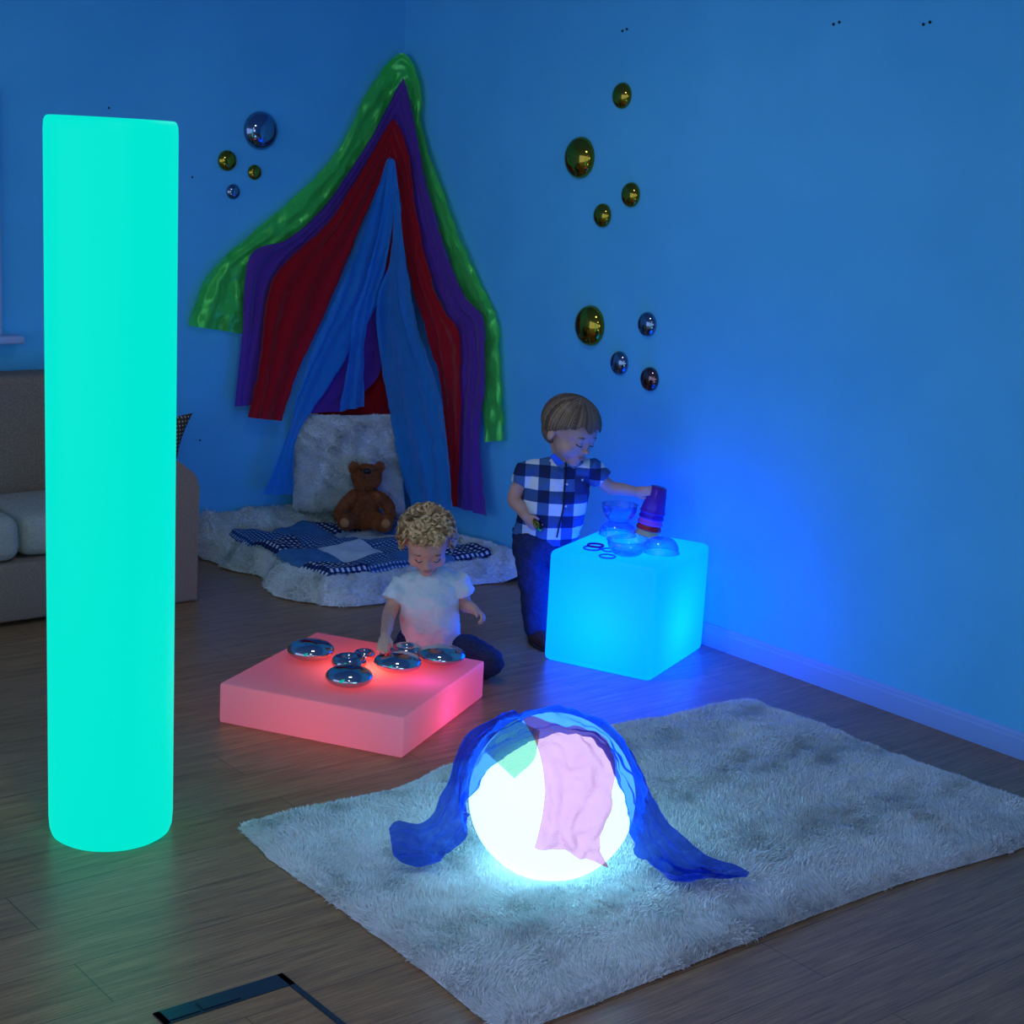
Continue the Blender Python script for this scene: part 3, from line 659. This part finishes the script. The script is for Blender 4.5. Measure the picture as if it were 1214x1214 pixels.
def teddy():
    a = PZ(430, 624, .125); root = thing('teddy_bear', 'brown teddy bear sitting on the quilt against the furry cushion', 'teddy bear', (a.x, a.y, a.z-.01), -AZ)
    K = lambda px, py, d=0: PD(px, py, a, d)
    b = Blob(); s = (a-O).dot(FW)/F_PX
    b.ball(K(432, 600, .03), (.062, .055, .075)); b.ball(K(432, 612, .02), (.068, .06, .055)); b.ball(K(433, 585, .04), (.048, .042, .045))
    b.ball(K(434.5, 566, .03), (.066, .058, .056)); b.ball(K(437, 562, -.02), (.030, .034, .026))           # head, muzzle turned up
    for px in (419, 450): b.ball(K(px, 553.5, .05), (.023, .013, .023))
    b.limb([(*K(420, 588, .02), .027), (*K(408, 600, 0), .026), (*K(402, 611, -.02), .025)]); b.limb([(*K(446, 588, .02), .027), (*K(459, 598, .0), .026), (*K(463, 611, -.02), .025)])
    b.limb([(*K(423, 615, 0), .033), (*K(414, 619, -.07), .030), (*K(409, 619, -.11), .030)]); b.limb([(*K(443, 615, 0), .033), (*K(452, 621, -.06), .031), (*K(457, 620, -.10), .031)])
    me = b.mesh(.006, 3); me = furred(me, 26000, .0095, .002, .7, seed=4, clump=60.)
    link('body', me, M['bear'], root)
    def small(name, p, r, m): b = bmesh.new(); bmesh.ops.create_uvsphere(b, u_segments=16, v_segments=12, radius=1, matrix=Matrix.Translation(p) @ Matrix.Rotation(-AZ, 4, 'Z') @ Matrix.Diagonal((*r, 1))); link(name, from_bm(b), m, root)
    small('nose', K(435, 558.5, -.056), (.018, .012, .013), M['black'])
    for px in (428, 445): small('eye', K(px, 557, -.032), (.0045, .004, .0045), M['black'])
    small('paw_pad', K(408.5, 620, -.137), (.021, .012, .021), M['bearpaw']); small('paw_pad', K(457.5, 621, -.127), (.021, .012, .021), M['bearpaw'])
teddy()

# ------------------------------------------------------------------ sofa
def softbox(c, s, bev, voxel=None, puff=.0, seed=1.):
    bm = bmesh.new(); box(bm, c, s, bev=bev, seg=4); bmesh.ops.subdivide_edges(bm, edges=bm.edges[:], cuts=3, use_grid_fill=True)
    for v in bm.verts:
        d = v.co-Vector(c); u = [abs(d[i])/(s[i]/2) for i in range(3)]
        for i in range(3): j, k = (i+1) % 3, (i+2) % 3; v.co[i] += math.copysign(puff*(1-min(1, u[j])**2)*(1-min(1, u[k])**2)*(1 if u[i] > .6 else 0), d[i])
        v.co += Vector((noise.noise(v.co*9+Vector((seed, 0, 0))), noise.noise(v.co*9+Vector((0, seed, 0))), noise.noise(v.co*9+Vector((0, 0, seed)))))*.006
    return from_bm(bm)
def sofa():
    yf = 5.465; xr = 2.942; xl = .95; root = thing('sofa', 'beige woven fabric sofa along the wall, partly behind the column lamp', 'sofa', ((xl+xr)/2, 5.8, 0), 0)
    bm = bmesh.new(); box(bm, ((xl+xr)/2, (yf+6.12)/2+.002, .125), (xr-xl-.30, 6.12-yf-.004, .215), bev=.012); link('base', from_bm(bm), M['sofa'], root)
    def arm(x0, x1, flip):
        pts = [(0, .004), (1, .004), (1, .455), (.97, .485), (.90, .505), (.72, .53), (.45, .565), (.22, .59), (.08, .59), (0, .57)]
        w = x1-x0; bm = bmesh.new(); rows = []
        for y in (yf-.004, 6.12):
            rows.append([bm.verts.new(((x0+w*px) if not flip else (x1-w*px), y, pz)) for px, pz in pts])
        n = len(pts); bm.faces.new(rows[0]); bm.faces.new(rows[1][::-1])
        for i in range(n): bm.faces.new((rows[0][i], rows[0][(i+1) % n], rows[1][(i+1) % n], rows[1][i]))
        bmesh.ops.bevel(bm, geom=[e for e in bm.edges if all(v.co.y < yf for v in e.verts)], offset=.008, segments=2, affect='EDGES')
        link('armrest', from_bm(bm), M['sofa'], root, False)
    arm(xr-.17, xr, False); arm(xl, xl+.17, True)
    bm = bmesh.new(); box(bm, ((xl+xr)/2, 6.03, .44), (xr-xl-.32, .17, .80), bev=.03, seg=4); link('backrest', from_bm(bm), M['sofa'], root)
    xs = [xl+.17, 1.70, 2.245, xr-.17]
    for i in range(3):
        x0, x1 = xs[i], xs[i+1]; zt = .40 if i < 2 else .385; dy = 0 if i < 2 else .03
        o = link('seat_cushion', softbox(((x0+x1)/2, (yf+5.95)/2+dy, .235+(zt-.235)/2+.002), (x1-x0-.012, 5.95-yf-.03, zt-.235), .045, puff=.012, seed=i*3.), M['seat'], root)
sofa()
def spotted():
    root_p = Vector((2.98, 5.93, .62)); v = []; n = 16
    a = PY(228, 490, 5.90); b = PY(208, 526, 5.82); up = (a-b)
    c = Vector((2.87, 5.82, .60)); ex = Vector((.99, .0, .08)); ez = Vector((.40, .10, .90)); h = .19
    c = a-ex*h-ez*h*.52
    for side in (1, -1):
        for j in range(n):
            for i in range(n):
                s, t = 2*i/(n-1)-1, 2*j/(n-1)-1; e = ((1-s*s)*(1-t*t))**.5; v.append(c+ex*s*h*(1-.06*(1-t*t))+ez*t*h*.52*(1-.06*(1-s*s))+Vector((0, -1, .1))*side*(.004+.035*e))
    f = []
    for k in range(2):
        for j in range(n-1):
            for i in range(n-1): q = (k*n*n+j*n+i, k*n*n+j*n+i+1, k*n*n+(j+1)*n+i+1, k*n*n+(j+1)*n+i); f.append(q if not k else q[::-1])
    bm = bmesh.new(); bm.from_mesh(from_pf(v, f)); bmesh.ops.bridge_loops(bm, edges=[e for e in bm.edges if e.is_boundary])
    o = link('scatter_cushion', from_bm(bm), M['browndots'], base=c); tag(o, 'brown spotted scatter cushion, its corner showing above the sofa arm', 'cushion')
spotted()

# ------------------------------------------------------------------ the drapes hanging in the corner
def drape_place(dl, dr, bulge=0.):
    xc = 4.325; yc = 6.18
    def g(q, s, t):
        px, py = q[0], q[1]
        # which wall does the cloth lie along: blend over the corner
        a = PY(px, py, YB-dl); b = PX(px, py, XR-dr)
        u = a if (a-O).length < (b-O).length else b
        la, lb = (a-O).length, (b-O).length
        k = .12; h = max(0, k-abs(la-lb))/k; L = min(la, lb)-h*h*k*.25
        p = O+(u-O).normalized()*(L-bulge)
        return p
    return g
def drape(name, outer, inner, m, dl, dr, lab, fold=.008, freq=4, seed=1, n=150, w=30, wr=.008):
    me = cloth(outer, inner, n, w, drape_place(dl, dr), fold, freq, seed, wr)
    base = drape_place(dl, dr)(np.array(outer[len(outer)//2]), 0, 0)
    o = link(name, me, m, base=base); tag(o, lab, 'drape'); return o
drape('drape', [(224, 386), (234, 352), (255, 316), (300, 275), (350, 233), (400, 180), (440, 103), (472, 64), (490, 76), (499, 110), (500, 150), (518, 208), (548, 288), (574, 350), (588, 381), (593, 450), (598, 522)],
      [(290, 396), (292, 350), (300, 312), (340, 288), (372, 262), (408, 215), (442, 165), (476, 104), (480, 106), (487, 125), (492, 160), (503, 215), (524, 285), (545, 345), (563, 390), (570, 440), (576, 524)],
      M['green'], .030, .030, 'shiny green foil drape, outermost of the drapes in the corner', .006, 2.2, 2, wr=.017)
o = drape('drape', [(278, 482), (288, 400), (297, 306), (338, 285), (372, 258), (408, 212), (442, 160), (474, 99), (482, 100), (492, 150), (503, 210), (524, 282), (548, 345), (571, 380), (574, 450), (568, 520), (578, 612)],
      [(302, 480), (316, 410), (334, 335), (375, 282), (405, 250), (436, 205), (455, 170), (470, 145), (472, 146), (482, 185), (490, 240), (506, 310), (532, 375), (540, 400), (540, 450), (538, 520), (538, 600)],
      M['purple'], .066, .066, 'purple voile drape between the green and red ones', .008, 3, 5)
drape('drape', [(294, 495), (306, 430), (318, 345), (345, 305), (385, 268), (415, 225), (445, 175), (462, 146), (470, 146), (486, 190), (492, 240), (506, 310), (527, 368), (543, 395), (545, 450), (545, 520), (543, 600)],
      [(334, 499), (352, 440), (378, 385), (400, 335), (420, 290), (440, 240), (455, 205), (461, 188), (463, 188), (474, 230), (479, 290), (490, 345), (505, 385), (514, 420), (522, 450), (528, 520), (530, 600)],
      M['red'], .09, .09, 'deep red drape between the purple and blue ones', .010, 3, 8)
# panels that hang behind the blue voile in the recess of the corner
me = cloth([(352, 492), (400, 470), (440, 420), (452, 330), (460, 240)], [(505, 492), (500, 440), (492, 380), (478, 310), (464, 240)], 50, 24, drape_place(.05, .05), .008, 3, 3, .006)
o = link('drape', me, M['red'], base=PY(440, 400, YB-.03)); tag(o, 'red cloth hanging at the back of the corner, behind the blue voile', 'drape')
me = cloth([(356, 490), (385, 455), (420, 400), (434, 360), (440, 300)], [(402, 488), (425, 470), (450, 440), (455, 390), (458, 320)], 40, 18, drape_place(.10, .10), .006, 2, 6, .006)
o = link('drape', me, M['purple'], base=PY(410, 430, YB-.06)); tag(o, 'short purple cloth hanging deep in the corner above the furry cushion', 'drape')
bv = thing('drape', 'sheer blue voile drape of three panels, innermost in the corner', 'drape', tuple(PY(462, 195, YB-.13)))
def panel(o_, i_, dl, fold, freq, seed, n=90, w=24):
    link('voile_panel', cloth(o_, i_, n, w, drape_place(dl, dl), fold, freq, seed, .010), M['bluev'], bv)
panel([(459, 188), (437, 255), (405, 340), (378, 400), (352, 470), (342, 510), (312, 586)], [(466, 188), (464, 260), (452, 340), (432, 390), (392, 455), (352, 520), (346, 586)], .12, .010, 3, 1)
panel([(461, 190), (452, 260), (434, 330), (420, 375), (412, 430), (402, 488)], [(468, 192), (466, 260), (456, 320), (446, 350), (433, 400), (432, 482)], .14, .008, 2, 4)
panel([(464, 188), (466, 250), (462, 310), (446, 358), (452, 430), (470, 520), (486, 600)], [(468, 190), (475, 250), (480, 305), (495, 380), (519, 455), (528, 500), (540, 606)], .16, .014, 3, 9)

# ------------------------------------------------------------------ children
def head(b, c, fwd, up, s, ear=True):
    fwd = fwd.normalized(); rt = fwd.cross(up).normalized(); up = rt.cross(fwd).normalized(); R = Matrix((rt, fwd, up)).transposed()
    P = lambda x, y, z: c+R @ Vector((x*s, y*s, z*s))
    def B(x, y, z, rx, ry, rz): b.ball(P(x, y, z), (rx*s, ry*s, rz*s), R)
    B(0, -.06, .12, .385, .44, .37); B(0, .10, -.12, .31, .29, .33); B(0, .13, .08, .33, .27, .24)
    for k in (-1, 1):
        B(k*.165, .20, -.19, .145, .14, .14)
        if ear: B(k*.385, -.05, -.08, .035, .07, .105)
        B(k*.14, .335, .035, .085, .05, .035); B(k*.14, .335, -.035, .062, .055, .05)
        B(k*.035, .40, -.165, .035, .04, .03)
    B(0, .27, -.385, .12, .11, .09); B(0, .425, -.145, .043, .055, .042); B(0, .375, -.06, .032, .045, .10); B(0, .33, -.27, .11, .075, .07)
    return P, R
def face(root, P, R, s):
    def el(name, x, y, z, r, m, rot=None):
        bm = bmesh.new(); bmesh.ops.create_uvsphere(bm, u_segments=18, v_segments=12, radius=1, matrix=Matrix.Translation(P(x, y, z)) @ R.to_4x4() @ (rot or Matrix.Identity(4)) @ Matrix.Diagonal((r[0]*s, r[1]*s, r[2]*s, 1)))
        return link(name, from_bm(bm), m, root)
    for k in (-1, 1):
        el('eye', k*.14, .362, -.066, (.046, .030, .012), M['eyew']); el('iris', k*.14, .392, -.069, (.019, .008, .010), M['iris'])
        pts = [P(k*.14+d*.065, .392-.16*d*d*.35, -.052-.018*(1-d*d)) for d in np.linspace(-1, 1, 9)]; link('eyelashes', tube(pts, .008*s, 6), M['lash'], root)
        pts = [P(k*.145+d*.075, .378-.05*d*d+.004, .055+.018*(1-d*d)) for d in np.linspace(-1, 1, 9)]; link('eyebrow', tube(pts, [.004*s+.006*s*(1-abs(d)) for d in np.linspace(-1, 1, 9)], 6), M['hairb'], root)
    el('lips', 0, .398, -.262, (.082, .024, .018), M['lips']); el('lips', 0, .396, -.288, (.066, .026, .020), M['lips'])
def hand(b, w, f, n, side, L=.085, curl=(.35, .5, .4), spread=.0, thumb_open=.6, k=1.):
    """w wrist, f towards the fingers, n out of the palm, side where the thumb is"""
    f = f.normalized(); n = (n-f*n.dot(f)).normalized(); sd = f.cross(n).normalized(); sd = sd if sd.dot(side) > 0 else -sd
    R = Matrix((sd, f, n)).transposed(); pl = L*.5; r = L*.072
    b.ball(w+f*pl*.5, (L*.25, pl*.62, L*.12), R); b.ball(w+f*pl*.85, (L*.25, pl*.25, L*.10), R); b.limb([(*w, L*.19), (*(w+f*pl*.4), L*.17)])
    for i, (off, ln) in enumerate(((.165, .86), (.055, 1.), (-.055, .94), (-.16, .74))):
        p = w+f*pl*.92+sd*(off*L); a = 0; d0 = f+sd*(off*spread*3); d0.normalize(); pts = [(*(p-d0*L*.08), r*1.1)]
        for j, (cu, sg) in enumerate(zip(curl, (.24, .17, .14))):
            a += cu; d = d0*math.cos(a)+n*math.sin(a); pts.append((*p, r*(1.08-.08*j))); p = p+d*(sg*L*ln)
        pts.append((*p, r*.8)); b.limb(pts, n=22)
    p = w+f*pl*.25+sd*L*.17; d = (sd*thumb_open+f*.75+n*.35).normalized(); q = p+d*L*.24; d2 = (f*.8+n*.55+sd*.1).normalized(); q2 = q+d2*L*.2
    b.limb([(*p, r*1.5), (*q, r*1.2), (*q2, r*.9)], n=14)
def hair_cap(root, P, R, s, m, lock, seed, grow):
    """locks combed from the crown over the skull: grow(azimuth) tells how far down they reach"""
    r = random.Random(seed); paths = []
    for k in range(lock):
        az = r.uniform(-PI, PI); z0 = r.uniform(.0, .75); end = grow(az)+r.uniform(-.05, .05)
        path = []; nr = []
        for i in range(9):
            u = i/8; th = z0*(1-u)*.9+u*end*1.0 if end > z0 else end
            th = (z0+(end-z0)*u) if end > z0 else end*u
            rr = 1.0+.05*r.random()*0; lay = 1.05+.07*((k % 7)/7)
            x = math.sin(th)*math.sin(az)*.405*lay; y = -.06+math.sin(th)*math.cos(az)*.45*lay; z = .12+math.cos(th)*.385*lay
            az2 = az+.12*math.sin(k)*u; path.append(P(x, y, z)); nr.append(R @ Vector((x, y+.06, z-.12)))
        paths.append((path, nr))
    return ribbons(paths, .028*s, .0015)

def boy():
    a = Vector((3.73, 4.385, 0)); root = thing('person', 'small boy in a blue plaid shirt standing behind the blue cube, reaching for beakers', 'person', a, -AZ)
    K = lambda px, py, d=0.: PD(px, py, a, d)
    sA = (a-O).dot(FH)/F_PX
    ux, ud, uz = R0, FH, Vector((0, 0, 1))
    s = .235; hc = K(677, 510.5, .10)
    fwd = (R0*.66-FH*.62-uz*.34); up = uz*1.0+R0*.22-FH*.1
    b = Blob(); P, R = head(b, hc, fwd, up, s)
    b.limb([(*P(0, -.1, -.28), .040), (*K(672, 549, .12), .042)])
    # trunk
    b.rings([(K(662, 552, .13), ux*.055, ud*.04), (K(660, 565, .12), ux*.085, ud*.055), (K(655, 590, .11), ux*.088, ud*.065), (K(646, 640, .11), ux*.092, ud*.07), (K(640, 660, .10), ux*.085, ud*.065)])
    # his right arm hanging bent, holding a pebble
    sh = K(624, 560, .11); el = K(610, 590, .10); wr = K(623, 612, .02)
    b.limb([(*sh, .033), (*el, .028), (*((el+wr)/2), .025), (*wr, .018)])
    hand(b, wr, K(637, 631, -.01)-wr, (R0*.7+FH*.6), -FH*.8+R0*.3, .085, (.55, .6, .5))
    # his left arm reaching out to the beakers
    sh2 = K(702, 556, .10); cup = PD(773, 586, cup0, .0); wr2 = PD(754, 583, cup0, .01); el2 = (K(722, 577, .10)*.5+PD(722, 577, cup0, .02)*.5)
    b.limb([(*sh2, .031), (*el2, .027), (*(el2*.5+wr2*.5), .024), (*wr2, .0185)])
    hand(b, wr2, PD(772, 582, cup0, -.03)-wr2, (FH*.8-uz*.1+R0*.3), (-FH*.2-uz*.9), .08, (.35, .45, .4))
    # legs inside the jeans
    b.limb([(*K(634, 655, .10), .05), (*K(634, 705, .06), .035), (*K(634, 755, .03), .025)]); b.limb([(*K(657, 655, .13), .05), (*K(660, 705, .14), .035), (*K(664, 752, .14), .025)])
    link('body', b.mesh(.0042, 2, .5), M['skin'], root); face(root, P, R, s)
    # hair
    hb = Blob(); hb.ball(P(0, -.11, .15), (.41*s, .43*s, .39*s), R); hb.ball(P(0, -.23, -.04), (.33*s, .26*s, .33*s), R); hb.ball(P(0, .12, .27), (.30*s, .22*s, .17*s), R)
    hm = hb.mesh(.005, 4); 
    def grow(az):
        c = math.cos(az)
        return 1.33+.10*math.sin(az*9) if c > .55 else (1.5+(.55-c)*.75 if c > 0 else 2.0+.22*(-c))
    ho = link('hair', hm, M['hairb'], root)
    link('hair_locks', hair_cap(root, P, R, s*1.06, M['lockb'], 2400, 3, grow), M['lockb'], root)
    # shirt
    b = Blob()
    b.rings([(K(667, 549, .12), ux*.050, ud*.046), (K(664, 555, .12), ux*.098, ud*.060), (K(661, 567, .12), ux*.122, ud*.074), (K(658, 590, .11), ux*.126, ud*.088), (K(652, 615, .11), ux*.124, ud*.096), (K(646, 637, .11), ux*.122, ud*.098), (K(645, 641, .11), ux*.120, ud*.096)], 40)
    b.limb([(*K(626, 559, .11), .040), (*K(660, 555, .12), .045), (*K(700, 556, .10), .040)])
    d = (el-sh).normalized(); b.cone(sh-d*.02, .042, sh+(el-sh)*.52+d*.0, .043)
    d = (el2-sh2).normalized(); b.cone(sh2-d*.02, .041, sh2+d*.052, .042)
    me = b.mesh(.0045, 3); displace(me, .007, 13, 3); displace(me, .003, 32, 6)
    link('shirt', me, M['plaid'], root)
    zlift = lambda px, py, dd: K(px, py, dd)
    surf = BVHTree.FromPolygons([v.co.copy() for v in me.vertices], [tuple(p.vertices) for p in me.polygons])  # in local space of the root
    inv = rootmat(root).inverted(); inv3 = inv.to_3x3()
    def onshirt(px, py, lift=.002):
        h = surf.ray_cast(inv @ O, (inv3 @ ray(px, py)).normalized()); 
        return rootmat(root) @ (h[0]+h[1]*lift) if h[0] is not None else K(px, py, 0)
    link('placket', tube([onshirt(x, y) for x, y in spl([(671, 549), (670, 570), (668.5, 590), (667, 606), (663, 622), (660, 637)], 24)], .0032, 8), M['placket'], root)
    for x, y in ((672, 574), (670.5, 600), (690, 569), (653, 546.5)):
        p = onshirt(x, y, .003); bm = bmesh.new(); bmesh.ops.create_uvsphere(bm, u_segments=12, v_segments=8, radius=.0045, matrix=Matrix.Translation(p)); link('button', from_bm(bm), M['button'], root)
    # pocket patch following the cloth
    g = [[onshirt(681+(699-681)*i/8, 565+(586-565)*j/8-(3 if 0 else 0), .0025) for i in range(9)] for j in range(9)]
    pv = [p for r_ in g for p in r_]; link('pocket', from_pf(pv, [(j*9+i, j*9+i+1, (j+1)*9+i+1, (j+1)*9+i) for j in range(8) for i in range(8)]), mat('pocket_navy', (.03, .05, .17), .85), root)
    # collar: two folded wings
    for pts in (((652, 541), (660, 553), (667, 556), (669, 551), (657, 538)), ((672, 551), (680, 556), (691, 551), (693, 545), (684, 548))):
        vv = [onshirt(x, y, .006) for x, y in pts]; back = [p-FH*.0-uz*0+(p-hc).normalized()*-.004 for p in vv]; n = len(vv)
        link('collar', from_pf(vv+back, [tuple(range(n)), tuple(range(n, 2*n))[::-1]]+[(i, (i+1) % n, n+(i+1) % n, n+i) for i in range(n)]), mat('collar_chambray', (.09, .2, .42), .8), root, False)
    # jeans
    b = Blob()
    b.rings([(K(640, 628, .11), ux*.104, ud*.088), (K(640, 645, .10), ux*.108, ud*.092), (K(641, 662, .10), ux*.108, ud*.088)], 36)
    l1 = [(K(627, 655, .08), .062), (K(630, 680, .06), .060), (K(633, 705, .045), .052), (K(634, 730, .03), .047), (K(635, 749, .03), .044)]
    l2 = [(K(655, 655, .12), .062), (K(657, 680, .13), .058), (K(660, 705, .14), .052), (K(663, 730, .14), .047), (K(664, 749, .14), .044)]
    for l in (l1, l2): b.rings([(p, ux*r, ud*r) for p, r in l], 28)
    me = b.mesh(.0052, 4); displace(me, .010, 12, 5); link('jeans', me, M['denim'], root)
    for p, q in ((K(634, 762, .03), K(648, 764, -.07)), (K(662, 760, .165), K(671, 764, .125))):
        p = Vector((p.x, p.y, .03)); q = Vector((q.x, q.y, .024)); b = Blob(); b.limb([(*p, .034), (*(p*.5+q*.5), .033), (*q, .026)]); b.ball(p+uz*.022, .036)
        me = b.mesh(.005, 3)
        for v in me.vertices: v.co.z = max(v.co.z, .008)
        sh_ = link('shoe', me, M['leather'], root)
        dd = (q-p).normalized(); sd = Vector((-dd.y, dd.x, 0)); outl = []
        for k in range(24):
            an = 2*PI*k/24; outl.append(p*.5+q*.5+dd*math.cos(an)*((q-p).length*.5+.034)+sd*math.sin(an)*.034)
        s_o = link('sole', from_bm(prism([(v.x, v.y) for v in outl], .001, .011, .002, 1)), M['sole'], sh_)
boy()
def boy_pebble():
    a = Vector((3.73, 4.385, 0)); c = PD(637.5, 622, a, -.005); nrm = (R0*.75-FH*.3+Vector((0, 0, .55))).normalized(); r = .028; h = .010
    pr = [(r*math.sin(t), -h*math.cos(t)) for t in np.linspace(0, PI, 24)]; pr[0] = (0, -h); pr[-1] = (0, h)
    o = link('mirror_pebble', lathe(pr, c, 40, up=nrm), M['gold'], base=c); tag(o, 'small gold mirror pebble held in the standing boy\'s right hand', 'mirror pebble')
boy_pebble()

def toddler():
    a = Vector((3.185, 4.30, 0)); root = thing('person', 'curly-haired blond toddler in a white T-shirt kneeling at the pink block', 'person', a, -AZ)
    K = lambda px, py, d=0.: PD(px, py, a, d); ux, ud, uz = R0, FH, Vector((0, 0, 1))
    s = .205; hc = K(506, 643, -.01); fwd = (R0*.12-FH*.80-uz*.50); up = uz*.86-FH*.50+R0*.03
    b = Blob(); P, R = head(b, hc, fwd, up, s)
    b.limb([(*P(0, -.16, -.22), .036), (*K(508, 681, .05), .040)])
    b.rings([(K(509, 680, .06), ux*.06, ud*.04), (K(509, 695, .05), ux*.085, ud*.055), (K(509, 725, .04), ux*.088, ud*.066), (K(511, 765, .04), ux*.092, ud*.07)])
    sh = K(476, 694, .04); el = K(462, 727, .0); wr = PZ(456.5, 755, BZ+.098)
    b.limb([(*sh, .029), (*el, .0255), (*(el*.5+wr*.5), .022), (*wr, .0165)])
    hand(b, wr, PZ(452, 771, BZ+.078)-wr, (-uz*1.0+FH*.2), (R0*.9), .078, (.25, .3, .3), spread=.3)
    sh2 = K(543, 690, .05); el2 = K(551, 716, .06); wr2 = K(563, 723.5, -.02)
    b.limb([(*sh2, .029), (*el2, .026), (*(el2*.5+wr2*.5), .022), (*wr2, .017)])
    hand(b, wr2, K(577, 732, -.05)-wr2, (-R0*.5-uz*.7-FH*.1), (-FH*.8+uz*.3), .072, (.7, .8, .6))
    knee = Vector((3.325, 4.105, .07)); kl = Vector((3.15, 4.33, .065))
    hipR = K(531, 768, .05); b.limb([(*hipR, .035), (*(hipR*.5+knee*.5), .025)])
    link('body', b.mesh(.0040, 2, .5), M['skin'], root); face(root, P, R, s)
    # curls
    hb = Blob(); hb.ball(P(0, -.13, .16), (.395*s, .40*s, .345*s), R); hb.ball(P(0, -.24, -.02), (.33*s, .24*s, .28*s), R)
    hm = hb.mesh(.005, 3); displace(hm, .008, 40, 2); link('hair', hm, M['hairl'], root)
    r = random.Random(5); paths = []
    for k in range(620):
        az = r.uniform(-PI, PI); lim = 1.02 if math.cos(az) > .45 else 1.8; th = math.acos(1-r.random()*(1-math.cos(lim)))
        nrm = Vector((math.sin(th)*math.sin(az), math.sin(th)*math.cos(az), math.cos(th)))
        base = Vector((nrm.x*.40, -.08+nrm.y*.44, .14+nrm.z*.38)); t1 = Vector((math.cos(th)*math.sin(az), math.cos(th)*math.cos(az), -math.sin(th))); t2 = nrm.cross(t1)
        ang = r.uniform(-.9, .9); d = t1*math.cos(ang)+t2*math.sin(ang); e = nrm.cross(d); cr_ = r.uniform(.022, .045); tw = r.uniform(3., 6.5); L = r.uniform(.10, .20); path = []; nn_ = []
        sg = r.choice((-1, 1))
        for i in range(12):
            u = i/11; q = base+d*(L*u)+nrm*(.02+cr_*(1-math.cos(tw*u)))+e*(cr_*math.sin(tw*u)*sg); path.append(P(*q)); nn_.append(R @ nrm)
        paths.append((path, nn_))
    link('curls', ribbons(paths, .0085, .002), M['lockl'], root)
    # T-shirt
    b = Blob()
    b.rings([(K(509, 676, .045), ux*.050, ud*.040), (K(509, 681, .045), ux*.078, ud*.052), (K(509, 692, .045), ux*.100, ud*.064), (K(508, 715, .04), ux*.104, ud*.080), (K(510, 740, .04), ux*.104, ud*.090), (K(512, 757, .04), ux*.106, ud*.092), (K(512.5, 764, .04), ux*.104, ud*.090)], 40)
    b.limb([(*K(482, 690, .04), .034), (*K(509, 682, .045), .036), (*K(538, 690, .05), .034)])
    d = (el-sh).normalized(); b.cone(sh-d*.02-R0*.0, .038, sh+d*.060-R0*.006, .047)
    d = (el2-sh2).normalized(); b.cone(sh2-d*.02, .038, sh2+d*.045, .043)
    me = b.mesh(.0044, 4); displace(me, .008, 13, 7); displace(me, .004, 34, 2); link('t_shirt', me, M['tee'], root)
    bm = bmesh.new(); 
    # jeans: kneeling, thighs forward, shins folded under
    b = Blob(); seat = K(512, 775, .07); seat.z = .12
    b.ball(K(512, 772, .06), (.098, .09, .06), Matrix.Rotation(-AZ, 3, 'Z'))
    b.rings([(K(512, 758, .04), ux*.096, ud*.080), (K(512, 775, .05), ux*.100, ud*.085)], 36)
    b.limb([(*K(534, 774, .04), .060), (*(hipR*.5+knee*.5+Vector((0, 0, .012))), .058), (*knee, .052)])
    b.limb([(*knee, .048), (*K(556, 800, .06), .040), (*K(540, 800, .14), .034)])
    b.limb([(*K(494, 776, .05), .056), (3.165, 4.36, .10, .050), (*kl, .046)]); b.limb([(*kl, .046), (3.19, 4.43, .05, .040), (3.25, 4.50, .045, .034)])
    me = b.mesh(.005, 4); displace(me, .008, 14, 5)
    for v in me.vertices: v.co.z = max(v.co.z, .003)
    link('jeans', me, M['denim'], root)
    for p, q in ((K(536, 799, .15), K(524, 799, .24)), (Vector((3.26, 4.50, .04)), Vector((3.31, 4.56, .04)))):
        b = Blob(); p = Vector((p.x, p.y, .035)); q = Vector((q.x, q.y, .03)); b.limb([(*p, .028), (*q, .022)]); link('sock', b.mesh(.005, 2), M['tee'], root)
toddler()

# ------------------------------------------------------------------ ambient light
w = bpy.data.worlds.new('evening_room_light'); sc.world = w; w.use_nodes = True
bg = w.node_tree.nodes['Background']; bg.inputs['Color'].default_value = (.235, .325, .60, 1); bg.inputs['Strength'].default_value = 2.35

# two dim unseen overhead fills, added to brighten floor, rug and quilt
for k, (x, y, p) in enumerate(((1.3, 2.0, 6.5), (2.9, 4.1, 4.5))):
    l = bpy.data.lights.new('overhead_fill', 'AREA'); l.shape = 'DISK'; l.size = .3; l.energy = p; l.color = (.80, .90, 1.)
    o = bpy.data.objects.new('overhead_fill', l); C.objects.link(o); o.location = (x, y, 2.58)
